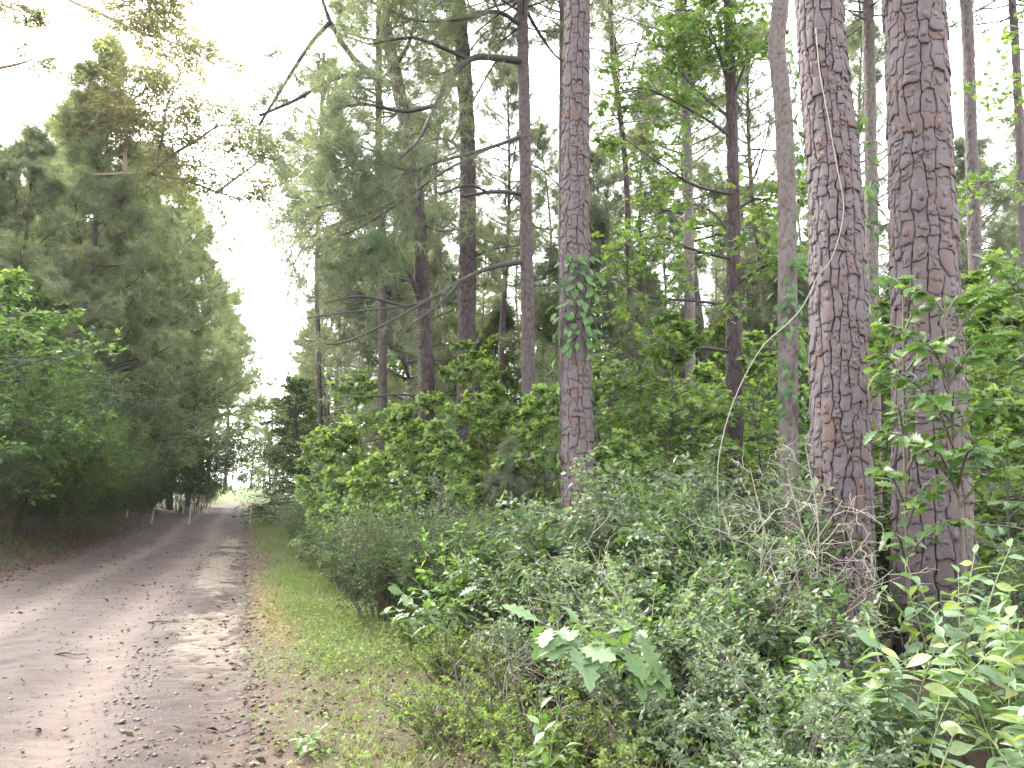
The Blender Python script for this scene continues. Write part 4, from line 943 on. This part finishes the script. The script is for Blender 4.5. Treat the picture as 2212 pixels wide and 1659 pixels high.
for pts in [[(1584, 300, 14), (1530, 260, 13.8), (1460, 220, 13.5), (1390, 190, 13.2), (1330, 200, 13)], [(1584, 420, 14), (1500, 400, 13.6), (1420, 350, 13.2), (1350, 300, 12.9)],
            [(1584, 560, 14), (1500, 540, 13.5), (1420, 510, 13.1), (1330, 540, 12.8)], [(1584, 520, 14), (1540, 460, 14.4), (1480, 440, 14.8), (1400, 470, 15)],
            [(1584, 660, 14), (1500, 650, 13.4), (1400, 640, 13), (1320, 600, 12.7)], [(1584, 760, 14), (1500, 750, 13.5), (1400, 760, 13), (1320, 780, 12.8)],
            [(1584, 850, 14), (1480, 860, 13.6), (1390, 850, 13.3), (1310, 870, 13)], [(1584, 620, 14), (1640, 580, 13.6), (1690, 560, 13.3)],
            [(1584, 780, 14), (1650, 770, 13.6), (1710, 760, 13.4)], [(1580, 230, 14), (1610, 140, 13.8), (1660, 90, 13.6)], [(1578, 180, 14), (1540, 90, 13.7), (1490, 70, 13.5)],
            [(1582, 260, 14), (1500, 190, 14.2), (1440, 120, 14.4)], [(1584, 460, 14), (1630, 430, 14), (1680, 440, 14)], [(1584, 880, 14), (1540, 900, 13.3), (1470, 940, 13)],
            [(1580, 170, 14), (1590, 60, 13.8), (1560, -30, 13.6)], [(1580, 200, 14), (1520, 40, 14.3), (1450, 20, 14.6)]]:
    leafy_limb(Hm, pts, .035, (15, 1.0, 4, .45), .125, LEAF_STAR, 'leaf_bright', u0=.12, nl=5)
# leaves of trees beyond the right border
rt = thing('hardwood_tree', 'leafy hardwood reaching in from the right border behind the slim reddish pine', 'tree', (at(2290, 1000, 13)[0], 13, gz(at(2290, 1000, 13)[0], 13)))
tb = MB(); tubes(tb, smooth_path(np.array([at(2290, 1300, 13) * [1, 1, 0] + [0, 0, gz(at(2290, 1000, 13)[0], 13) - .1], at(2285, 700, 13), at(2275, 300, 13), at(2260, -100, 13)]), 20), np.linspace(.11, .05, 20), 8)
part('trunk', tb, M['bark_dark'], rt, True)
for pts in [[(2280, 450, 13), (2220, 400, 12.6), (2150, 390, 12.3), (2090, 420, 12)], [(2280, 600, 13), (2200, 600, 12.5), (2120, 590, 12.1)], [(2285, 700, 13), (2200, 700, 12.4), (2110, 720, 12)],
            [(2285, 800, 13), (2200, 830, 12.4), (2120, 850, 12)], [(2275, 300, 13), (2220, 230, 12.8), (2160, 180, 12.6)], [(2275, 220, 13), (2240, 120, 12.7), (2200, 60, 12.5)]]:
    leafy_limb(rt, pts, .03, (9, .8, 3, .4), .13, LEAF_STAR, 'leaf_bright')

# the oak that overhangs the road from the left border
oy = 34.0; ox = at(-190, 600, oy)[0]
oak = thing('oak_tree', 'large oak with tan backlit leaves, its limbs reaching out among the left pines', 'oak tree', (ox, oy, gz(ox, oy)))
tb = MB(); tubes(tb, smooth_path(np.array([[ox, oy, gz(ox, oy) - .2], [ox + .1, oy, 8], [ox - .2, oy + .2, 16], [ox + .3, oy, 26]]), 24), np.linspace(.6, .25, 24), 12)
part('trunk', tb, M['limb_brown'], oak, True)
def oak_limb(pts, r0, k, mu=.5, u0=.3):
    q = 2.6
    leafy_limb(oak, [(x_, y_, Y_ * q) for x_, y_, Y_ in pts], r0 * q * .9, (int(k[0] * 2.3), k[1] * q * 1.1, int(k[2] * 3.5), k[3] * q * .9), .17, LEAF_LO, 'leaf_backlit', 'limb_brown', u0, 6, mu, -.08)
oak_limb([(-190, 470, 13.1), (-60, 420, 13), (60, 350, 12.9), (150, 300, 12.8), (240, 250, 12.7), (320, 190, 12.6)], .08, (16, .8, 4, .4), .5, .45)
oak_limb([(-190, 480, 13.1), (0, 420, 12.9), (120, 388, 12.7), (260, 375, 12.6), (370, 382, 12.5), (470, 415, 12.4), (560, 443, 12.2)], .045, (20, .75, 4, .35), .4, .5)
oak_limb([(320, 376, 12.5), (380, 330, 12.4), (430, 300, 12.3), (480, 270, 12.2), (560, 280, 12)], .04, (20, .75, 4, .4), .4, .1)
oak_limb([(330, 376, 12.5), (350, 300, 12.4), (360, 230, 12.3), (390, 160, 12.2)], .04, (24, .9, 4, .45), .6, .05)
oak_limb([(270, 375, 12.6), (270, 300, 12.8), (280, 220, 12.9), (310, 140, 13)], .04, (22, .9, 4, .45), .5, .15)
oak_limb([(470, 415, 12.4), (530, 370, 12.3), (580, 340, 12.2), (620, 370, 12.1)], .025, (14, .6, 4, .3), .4, .1)
oak_limb([(-190, -120, 12.6), (0, -90, 12.2), (130, -10, 11.6), (230, 35, 11.2), (300, 70, 11), (370, 90, 10.8), (470, 140, 10.6)], .05, (20, .6, 4, .32), .75, .4)
oak_limb([(300, 68, 11), (320, 20, 10.9), (340, -40, 10.8)], .03, (18, .6, 4, .35), .75, .05)
oak_limb([(-190, 200, 13), (-60, 160, 12.6), (40, 138, 12.3), (70, 128, 12.2)], .06, (7, .5, 2, .25), .4, .7)
oak_limb([(-190, -20, 13), (-60, -10, 12), (20, 15, 11.5), (55, 30, 11.3)], .04, (10, .45, 3, .25), .6, .6)

# ------------------------------------------------------------------ shrubs of the right bank
GB = 'round bushes along the right verge'
for key, x, y, rz, sc, lab in [('bush1', -1.5, 9.7, .4, 1.05, 'round dense dark green bush standing at the grass verge'), ('bush1', -.5, 9.0, 2.4, 1.0, 'small leaved bush right of the round verge bush'),
        ('bush1', -2.5, 12.9, 1.4, .95, 'bush with spreading sprays behind the round verge bush'), ('bush1', -1.9, 12.4, 4.4, 1.0, 'grey green bush under the leaning dark pine'),
        ('bush1', -3.7, 15.9, 3.3, .85, 'bush leaning out over the verge grass, farthest of the round ones'), ('bush1', .3, 10.3, 5.4, 1.05, 'bush in front of the saplings, left of the central pine')]:
    place_model(BM, key, 'bush', lab, 'bush', x, y, rz, sc, GB)
BLIST = [('bush2', -2.6, 15, .95), ('bush1', -4.6, 19, 1.0), ('bush2', -5.7, 22.5, .9), ('bush1', -3.8, 18, 1.1), ('bush2', -.6, 12.2, 1.1), ('bush1', 1.3, 12, 1.1), ('bush2', 2.6, 11.5, 1.1), ('bush1', 5.4, 12, 1.2), ('bush2', 7.2, 11, 1.2), ('bush1', 8.8, 12.5, 1.3), ('bush2', 4.0, 13, 1.2), ('bush1', -7.1, 27, 1.0), ('bush2', -6.2, 25, 1.1)]
BLAB = gap_labels('green ground bush', [(512 + x / y * 770) * 2.16 for _, x, y, _ in BLIST])
for (key, x, y, sc), lab in zip(BLIST, BLAB):
    place_model(BM, key, 'bush', lab, 'bush', x, y, rng.random() * 6.28, sc, 'bushes filling the ground between the saplings')
GV = 'wiry grey green shrubs of the right bank'
for key, x, y, rz, sc, lab in [('privet1', 1.15, 7.6, .3, 1.12, 'tall wiry grey green shrub in front of the central pine'), ('privet1', 1.9, 7.6, 1.7, 1.2, 'tallest wiry shrub, under the maple trunk'),
        ('privet2', .45, 7.3, 2.9, 1.1, 'wiry shrub left of the one before the central pine'), ('privet2', 1.45, 6.1, 4.4, 1.05, 'mid high wiry shrub behind the big lobed oak seedling'),
        ('privet2', .55, 5.9, .9, .85, 'wiry low shrub over the pale lobed seedling'),
        ('privet2', 1.45, 4.8, 2.2, .85, 'wiry shrub left of the foot of the bowed pine, nearer the camera'), ('privet2', .95, 4.5, 3.7, .75, 'wiry shrub under the big lobed oak seedling'),
        ('privet2', 2.0, 4.45, 1.1, .42, 'lowest wiry shrub, beside the pale leaved front shrubs'), ('privet2', 1.25, 3.6, 5.6, .6, 'wiry shrub at the bottom border right of the middle'),
        ('privet2', 3.7, 6.6, 3.0, .42, 'low wiry shrub at the foot of the thickest pine'), ('privet1', 4.7, 6.6, 4.0, .7, 'wiry shrub at the right border behind the front leaves')]:
    place_model(BM, key, 'wiry_shrub', lab, 'shrub', x, y, rz, sc, GV)
for key, x, y, rz, sc, lab in [('broad1', .95, 7.0, .3, 1.1, 'broad leaved shrub under the central pine, among the wiry shrubs'), ('broad2', .1, 7.9, 2.0, 1.0, 'broad leaved shrub right of the round verge bush'), ('broad1', 1.75, 6.6, 3.1, 1.05, 'broad leaved shrub under the maple trunk, behind the dead twigs'),
        ('broad2', 1.2, 5.3, 4.2, .85, 'broad leaved shrub behind the big lobed oak seedling'), ('broad1', 1.55, 5.5, 5.5, .8, 'broad leaved shrub left of the foot of the bowed pine'), ('broad2', 1.3, 4.2, 1.2, .62, 'low broad leaved shrub right of the lobed oak seedlings'), ('broad1', 3.2, 7.6, 1.9, .5, 'broad leaved shrub between the feet of the two big pines'), ('broad1', -.1, 8.6, 5.9, .95, 'dark broad leaved shrub behind the round verge bush')]:
    place_model(BM, key, 'broadleaf_bush', lab, 'shrub', x, y, rz, sc, 'broad leaved shrubs of the right bank')
for x, y, rz, sc, lab in [(.0, 6.1, 1, .9, 'lime shrublet left of the dead twigs, behind the lobed seedlings'), (-.35, 5.2, 2, .8, 'lime shrublet where the verge grass meets the bank, nearest the middle'), (.25, 4.7, 3, .9, 'lime shrublet just left of the big lobed oak seedling'), (.7, 3.8, 4, .8, 'lime shrublet under the right lobed oak seedling'),
        (.05, 3.9, 5, .6, 'small lime shrublet near the bottom border, left of the seedlings'), (-.55, 6.9, 0, .8, 'lime shrublet behind the pale lobed oak seedling'), (-.9, 8.2, 3, .7, 'lime shrublet at the foot of the round verge bush'), (3.1, 4.6, 2, .85, 'lime shrublet under the pale corner shrubs, farther one'), (2.72, 3.75, 4, .7, 'lime shrublet under the pale corner shrubs, nearer one'), (.35, 3.3, 2, .6, 'lime shrublet at the very bottom of the picture')]:
    place_model(BM, 'low1', 'low_shrub', lab, 'shrub', x, y, rz, sc, 'shrublets at the front edge of the bank')

# ------------------------------------------------------------------ plants whose leaves are large enough to pick apart
LM = {}
def leaf_mesh(kind, i, mat):
    k = (kind, i, mat)
    if k not in LM:
        tv, tf = {'ovate': OVATE, 'lance': LANCE, 'oak': OAK, 'creep': CREEP}[kind][i]
        mb = MB(); mb.add(tv, tf); LM[k] = mb.mesh('leaf', M[mat], True)
    return LM[k]
def hang_leaf(parent, kind, mat, p, d, nrm, s, off):
    i = int(rng.integers(0, len({'ovate': OVATE, 'lance': LANCE, 'oak': OAK, 'creep': CREEP}[kind])))
    o = bpy.data.objects.new('leaf', leaf_mesh(kind, i, mat)); COL.objects.link(o); o.parent = parent
    y = unit(np.asarray(d, float)); x = unit(np.cross(y, nrm)); z = np.cross(x, y)
    m = np.eye(4); m[:3, 0], m[:3, 1], m[:3, 2] = x * s, y * s, z * s; m[:3, 3] = np.asarray(p) - off
    o.matrix_basis = Matrix(m.tolist())
    return o
def leafy_plant(name, label, cat, base, stems, kind, mat, size, per, group=None, stem_r=.006, stem_mat='stem_green', u0=.3, droop=.25, pair=True, limit=290, flat=.35, trunk=False):
    """stems: list of tip points (world); leaves stand in pairs along each stem."""
    base = np.asarray(base, float)
    root = thing(name, label, cat, base, group); n = 0
    mb = MB(); paths = []
    if trunk:
        th = max(t_[2] for t_ in stems) - base[2] - .1; mx_ = np.mean(np.array(stems), 0)
        TP = smooth_path(np.array([base - [0, 0, .06], base + [.03, 0, th * .35], [base[0] * .6 + mx_[0] * .4, base[1] * .6 + mx_[1] * .4, base[2] + th * .7], [mx_[0] * .7 + base[0] * .3, mx_[1] * .7 + base[1] * .3, base[2] + th]]), 24)
        tubes(mb, TP, np.linspace(stem_r * 1.5, stem_r * .5, 24), 6)
    for tip in stems:
        tip = np.asarray(tip, float); b = base + np.array([rng.normal(0, .04), rng.normal(0, .04), -.06])
        if trunk:
            hz = tip[2] - .45 * np.linalg.norm(tip[:2] - base[:2]) - .12; b = np.array([np.interp(hz, TP[:, 2], TP[:, k_]) for k_ in range(3)])
        mid = b + (tip - b) * .5 + np.array([0, 0, .16 * np.linalg.norm(tip - b)])
        P = smooth_path(np.array([b, mid, tip]), 12); paths.append(P)
        tubes(mb, P, np.linspace(stem_r, stem_r * .4, 12), 5)
    for P in paths:
        u = np.linspace(u0, 1, per)[None]
        p, t = interp(P[None], u)
        for j in range(per):
            if n >= limit: break
            tt = t[0, j]; side = unit(np.cross(tt, up3) + rng.normal(0, .15, 3)); last = j == per - 1
            for sg in ((1, -1) if pair and not last else (1 if j % 2 else -1,)):
                a = R(15 if last else rng.uniform(45, 75)); d = math.cos(a) * tt + math.sin(a) * side * sg + rng.normal(0, .12, 3); d[2] -= droop * rng.uniform(.3, 1.4)
                sz = size * rng.uniform(.7, 1.15) * (1 - .35 * abs(u[0, j] - .6))
                hang_leaf(root, kind, mat, p[0, j], d, up3 + rng.normal(0, flat, 3), sz, base); n += 1
    part('stems', mb, M[stem_mat], root, True)
    return root
def tips(base, n, rad, h0, h1, a0=0, a1=6.283):
    a = rng.uniform(a0, a1, n); r = rad * rng.uniform(.4, 1.0, n); h = rng.uniform(h0, h1, n)
    return [np.array([base[0] + math.cos(q) * w_, base[1] + math.sin(q) * w_, base[2] + z]) for q, w_, z in zip(a, r, h)]
GFR = 'pale leaved shrubs in the lower right corner'
for x, y, n, rad, h0, h1, per, size, lab in [
        (1.95, 4.0, 13, .55, .5, .95, 10, .135, 'pale green paired leaf shrub before the foot of the bowed pine'), (2.45, 3.9, 13, .55, .5, .95, 10, .135, 'pale green paired leaf shrub, middle of the lower right ones'),
        (2.95, 4.2, 13, .6, .55, 1.0, 10, .135, 'pale green paired leaf shrub by the right border, in front of the thickest pine'), (2.15, 3.3, 13, .5, .3, .62, 9, .13, 'lowest pale green paired leaf shrub at the bottom right border'),
        (1.72, 3.4, 10, .42, .25, .55, 9, .12, 'low pale green paired leaf shrub left of the lowest corner one'), (2.75, 5.0, 10, .55, .7, 1.2, 9, .13, 'tall pale paired leaf shrub with yellow shoots beneath the oak leaves'),
        (2.75, 3.55, 13, .5, .3, .75, 9, .13, 'pale paired leaf shrub filling the very corner at lower right'), (3.4, 4.8, 12, .6, .6, 1.1, 9, .13, 'pale paired leaf shrub cut by the right border')]:
    b = (x, y, gz(x, y)); leafy_plant('broadleaf_shrub', lab, 'shrub', b, tips(b, n, rad, h0, h1), 'ovate', 'leaf_front', size, per, GFR, droop=.45, flat=.45, u0=.35)
b = (.42, 3.75, gz(.42, 3.75))
leafy_plant('oak_seedling', 'oak seedling with big pale lobed leaves at the front edge of the wiry shrubs', 'seedling', (.5, 4.05, gz(.5, 4.05)), [at(1170, 1345, 3.9), at(1250, 1350, 4.0), at(1225, 1385, 3.8), at(1310, 1400, 3.9)], 'oak', 'leaf_oakpale', .21, 4, None, .007, 'twig', u0=.5, droop=.4, trunk=True)
leafy_plant('oak_seedling', 'oak seedling with drooping dark lobed leaves right of the big pale one', 'seedling', (.85, 4.1, gz(.85, 4.1)), [at(1330, 1390, 3.9), at(1390, 1430, 3.95), at(1360, 1340, 4.0)], 'oak', 'leaf_oak', .19, 4, None, .007, 'twig', u0=.5, droop=.7, trunk=True)
leafy_plant('oak_seedling', 'pale lobed oak seedling in front of the dark hollow beside the round verge bush', 'seedling', (-.55, 6.7, gz(-.55, 6.7)), [at(860, 1270, 6.4), at(905, 1262, 6.5), at(950, 1300, 6.4), at(850, 1310, 6.3), at(920, 1320, 6.3), at(990, 1290, 6.5)], 'oak', 'leaf_oakpale', .17, 5, None, .006, u0=.6)
for dx, dy, lab in [(660, 1600, 'small bright seedling in the leaf litter at the bottom border'), (1160, 1560, 'dark green seedling under the lobed oak seedling'), (1200, 1240, 'three leaved seedling among the wiry twigs')]:
    Yp = {660: 5.0, 1160: 4.0, 1200: 5.8}[dx]; P = at(dx, dy, Yp); b = (P[0], Yp, gz(P[0], Yp)); hh = max(P[2] - b[2], .12)
    leafy_plant('seedling', lab, 'seedling', b, tips(b, 4, .14, hh * .7, hh * 1.1), 'ovate', 'leaf_oak', .10, 4, 'single seedlings near the front', .004, u0=.4)
for x, y, n, h0, h1, mt, lab in [(.85, 5.05, 11, .75, 1.3, 'leaf_front', 'arching thin stemmed shrub with small paired leaves behind the lobed oak seedlings'), (1.65, 5.5, 11, .8, 1.45, 'leaf_creep', 'arching dark stemmed shrub with small paired leaves left of the bowed pine'),
        (.2, 6.3, 10, .7, 1.25, 'leaf_front', 'arching thin stemmed shrub beside the pale lobed oak seedling'), (1.25, 6.6, 10, 1.2, 1.8, 'leaf_creep', 'tallest arching shrub, standing before the central pine'), (1.55, 4.2, 10, .45, .95, 'leaf_front', 'low arching shrub near the bottom border, left of the pale corner shrubs')]:
    b = (x, y, gz(x, y)); leafy_plant('arching_shrub', lab, 'shrub', b, tips(b, n, .75, h0, h1), 'ovate', mt, .058, 15, 'arching shrubs of the right bank', .005, u0=.3, droop=.1, flat=.5, limit=296)
# oak sapling standing before the thickest pine
bx = at(2080, 1300, 5.9)[0]; b = (bx, 5.9, gz(bx, 5.9))
leafy_plant('oak_sapling', 'oak sapling spreading dark lobed leaves across the thickest pine', 'sapling', b,
            [at(*q) for q in [(1960, 620, 5.9), (1905, 700, 5.8), (2080, 640, 5.9), (2150, 620, 5.8), (2000, 740, 5.6), (2120, 760, 5.7), (2180, 720, 5.9), (1890, 800, 5.8), (2060, 850, 5.6), (2170, 860, 5.7), (1900, 930, 5.7), (2110, 960, 5.5), (2000, 960, 5.5), (2180, 1010, 5.6), (2200, 640, 6.0), (1990, 850, 5.5)]],
            'oak', 'leaf_oak', .17, 9, None, .012, 'twig', u0=.2, droop=.2, flat=.6, trunk=True)
leafy_plant('oak_sapling', 'leafy oak sapling just left of the one before the thickest pine', 'sapling', (at(1960, 1300, 6.2)[0], 6.2, gz(at(1960, 1300, 6.2)[0], 6.2)),
            [at(*q) for q in [(1930, 600, 6.1), (1990, 660, 6.0), (1900, 760, 6.0), (2020, 800, 5.9), (1940, 880, 5.9), (2040, 930, 5.8), (1900, 1010, 5.9), (2010, 1060, 5.8), (2070, 1120, 5.8), (1930, 1150, 5.8), (2060, 720, 6.0), (2080, 1010, 5.8)]],
            'oak', 'leaf_oak', .16, 8, None, .012, 'twig', u0=.2, droop=.25, flat=.6, trunk=True)
leafy_plant('oak_sapling', 'oak sapling at the right border with lobed leaves in front of the wood', 'sapling', (4.75, 6.4, gz(4.75, 6.4)),
            [at(*q) for q in [(2130, 560, 6.3), (2190, 600, 6.2), (2150, 1080, 6.0), (2200, 950, 6.1), (2190, 780, 6.2), (2100, 1130, 6.0), (2210, 1150, 6.2), (2160, 700, 6.2)]],
            'oak', 'leaf_oak', .16, 9, None, .012, 'twig', u0=.2, droop=.2, flat=.6, trunk=True)

# ------------------------------------------------------------------ climbers
def creeper(label, C, Y, rad, z0, z1, n, kind, size, face=(-90, 75), mat='leaf_creep', lab_cat='creeper', open_=.035):
    x = lambda z: np.interp(z, C[:, 2], C[:, 0])
    root = thing('creeper', label, lab_cat, (x(z0), Y - rad, z0), 'creepers climbing the trunks'); off = ORG[root.name]
    zz = np.linspace(z0, z1, 30); th = R(face[0]) + .5 * np.sin(zz * 2.1) + .2 * np.sin(zz * 5.3)
    P = np.stack([x(zz) + (rad + .012) * np.cos(th), Y + (rad + .012) * np.sin(th), zz], 1)
    mb = MB(); tubes(mb, P, np.full(30, .006), 4); part('stems', mb, M['twig'], root, True)
    for i in range(n):
        z = z0 + (z1 - z0) * rng.random(); a = R(face[0] + rng.normal(0, face[1] * .6)); r = rad + open_ * rng.uniform(.6, 2.0)
        o = np.array([math.cos(a), math.sin(a), 0]); p = np.array([x(z), Y, z]) + o * r
        hang_leaf(root, kind, mat, p, o * .6 + np.array([rng.normal(0, .5), rng.normal(0, .3), -.6]), o + up3 * .7 + rng.normal(0, .3, 3), size * rng.uniform(.7, 1.2), off)
    return root
zC = lambda dy, Y: at(1240, dy, Y)[2]
creeper('creeper patch of drooping leaves halfway up the grey central pine', T['C'][1], 11, .25, zC(770, 11), zC(550, 11), 95, 'creep', .17)
creeper('thin creeper down the left edge of the grey central pine', T['C'][1], 11, .24, gz(T['C'][1][0, 0], 11) + .02, zC(760, 11), 34, 'creep', .17, (-165, 25))
creeper('creeper sleeving the crooked brown tree with layered leaves', T['I'][1], 11, .16, zC(950, 11), zC(560, 11), 90, 'creep', .14)
creeper('sparser creeper on the upper right side of the crooked brown tree', T['I'][1], 11, .17, zC(560, 11), zC(120, 11), 60, 'ovate', .16, (-20, 60), open_=.09)
creeper('large leaved climber hanging in the gap left of the thickest pine', np.array([[at(1893, 700, 8.2)[0], 0, 0], [at(1893, 700, 8.2)[0], 0, 9]]), 8.2, .03, zC(690, 8.2), zC(190, 8.2), 60, 'ovate', .15, (-90, 120), 'leaf_oak')

v = thing('vine', 'long bare pale vine looping down from the bowed pine into the wiry shrubs', 'vine', at(1550, 1000, 6.4))
P = smooth_path(np.array([at(*q) for q in [(1762, 60, 6.78), (1770, 150, 6.74), (1790, 260, 6.72), (1808, 360, 6.72), (1822, 440, 6.72), (1815, 500, 6.72), (1795, 560, 6.72), (1765, 600, 6.75), (1735, 660, 6.7), (1700, 700, 6.65), (1650, 745, 6.6), (1610, 810, 6.55), (1580, 880, 6.5), (1560, 950, 6.45), (1550, 1020, 6.4), (1553, 1120, 6.4), (1558, 1220, 6.4)]]), 90)
mb = MB(); tubes(mb, P, np.linspace(.0048, .0034, 90), 5); part('stem', mb, M['twig_pale'], v, True)

# ------------------------------------------------------------------ bare twiggy shrubs, sticks, stakes
def dead_shrub(label, base, targets, k1, k2, r0=.009, mat='twig_pale', L1=.45, L2=.2):
    base = np.array(base, float); root = thing('dead_shrub', label, 'dead shrub', base, 'bare twiggy shrubs on the right bank')
    for tgt in targets:
        mb = MB()
        b = base + np.array([rng.normal(0, .1), rng.normal(0, .1), -.05]); m = b + (tgt - b) * .55 + rng.normal(0, .07, 3) + np.array([0, 0, .08])
        P = smooth_path(np.array([b, m, tgt]), 10); tubes(mb, P, np.linspace(r0, r0 * .35, 10), 4)
        tw = sub(P[None], k1, .3, 1, L1, 55, .1, 1, -.1, .6, .1); tubes(mb, tw, np.array([r0 * .4, r0 * .35, r0 * .3, r0 * .2]), 3)
        t2 = sub(tw, k2, .2, 1, L2, 55, .05, 1, -.1, .6, .12); tubes(mb, t2, np.array([r0 * .25, r0 * .22, r0 * .2, r0 * .15]), 3)
        part('branch', mb, M[mat], root, False)
    return root
dead_shrub('tangle of pale dead twigs crossing the foot of the bowed pine', (2.05, 5.9, gz(2.05, 5.9)), [at(*q) for q in [(1620, 1010, 5.7), (1700, 1020, 5.5), (1740, 960, 5.6), (1820, 1080, 5.3), (1880, 1150, 5.4), (1650, 1120, 5.3), (1560, 1100, 5.5), (1930, 1230, 5.3), (1780, 1180, 5.1), (1700, 1230, 5.0)]], 8, 4)
dead_shrub('dead twigs poking out between the wiry shrub and the lobed seedling', (.75, 5.3, gz(.75, 5.3)), [at(*q) for q in [(1180, 1190, 5.2), (1260, 1160, 5.2), (1210, 1270, 4.9)]], 6, 3, .006)
dead_shrub('brown dead twigs at the shaded front edge of the bank', (.1, 5.0, gz(.1, 5.0)), [at(*q) for q in [(1020, 1400, 4.8), (1060, 1340, 4.9), (980, 1420, 4.8), (1100, 1430, 4.6), (1150, 1450, 4.6)]], 6, 3, .007, 'twig')
for s, t, a, L, lab in [(4.9, 1.1, .4, .35, 'dark stick lying on the road by the sandy ledges'), (9.5, 1.7, .2, .5, 'stick lying across the sandy ledges beside the red pine straw'), (15, -4.2, .3, 1.2, 'pale fallen branch on the left bank under the shrubs'), (3.2, .4, .1, .3, 'short stick on the road near the bottom border')]:
    xy = st_xy(np.array([s]), np.array([t]))[0]; z = gz(*xy) + .025; o_ = thing('stick', lab, 'stick', (xy[0], xy[1], z), 'sticks lying about')
    dd = np.array([math.cos(a), math.sin(a), 0]) * L * .5; c = np.array([xy[0], xy[1], z])
    P = smooth_path(np.array([c - dd, c - dd * .3 + [0, .03, .012], c + dd * .4 + [0, -.03, .0], c + dd]), 10)
    mb = MB(); tubes(mb, P, np.linspace(.014, .006, 10) * (1.6 if L > 1 else 1), 5)
    tw = sub(P[None], 3, .2, .9, L * .3, 50, 0, .2, 0, .6, .1); tubes(mb, tw, np.array([.006, .005, .004, .003]), 3)
    part('branch', mb, M['twig' if L < 1 else 'twig_pale'], o_, True)
GP = 'wooden stakes at the road side'
for dx, dyb, Y, h, rz, lab in [(408, 1130, 38, 1.25, .2, 'pale wooden stake standing clear at the right end of the pull-off'), (327, 1128, 38.5, 1.1, .5, 'pale wooden stake leaning by the dark trunks of the pull-off'),
                              (274, 1122, 40, .8, .1, 'short pale stake left of the pull-off, half hidden in shade'), (540, 1127, 39, 1.0, .3, 'pale stake at the right road edge beside the far grass')]:
    x = at(dx, dyb, Y)[0]; g = gz(x, Y)
    o_ = thing('marker_stake', lab, 'stake', (x, Y, g), GP)
    lean = {327: .12, 408: .05}.get(dx, .0)
    bm_ = MB(); wd = .032; h *= .78
    prof = [(-.2, 1), (h * .5, 1), (h * .93, .95), (h, .5)]
    V = []
    for z, k in prof:
        for sx, sy in ((-1, -1), (1, -1), (1, 1), (-1, 1)): V.append((x + lean * z + sx * wd * k, Y + sy * wd * k, g + z))
    Fq = [(4 * i + j, 4 * i + (j + 1) % 4, 4 * i + 4 + (j + 1) % 4, 4 * i + 4 + j) for i in range(3) for j in range(4)] + [(12, 13, 14, 15)]
    bm_.add(np.array(V), np.array(Fq)); part('shaft', bm_, M['post'], o_)
hb = MB(); x0, x1, y0, y1, z0, z1 = -240, 240, -70, 330, -8, 70
hb.add(np.array([(x, y, z) for z in (z0, z1) for x, y in ((x0, y0), (x1, y0), (x1, y1), (x0, y1))]), np.array([(3, 2, 1, 0), (4, 5, 6, 7), (0, 1, 5, 4), (1, 2, 6, 5), (2, 3, 7, 6), (3, 0, 4, 7)]))
hm = bpy.data.materials.new('haze'); hm.use_nodes = True; ht = hm.node_tree; ht.nodes.remove(ht.nodes['Principled BSDF'])
pv = ht.nodes.new('ShaderNodeVolumePrincipled'); pv.inputs['Color'].default_value = (.97, .98, 1, 1); pv.inputs['Density'].default_value = .00011; pv.inputs['Anisotropy'].default_value = .4
ht.links.new(pv.outputs[0], ht.nodes['Material Output'].inputs['Volume'])
top('haze', hb.mesh('haze', hm), 'stuff', 'pale humid haze hanging through the whole wood', 'haze')
print('unique model triangles', NT)
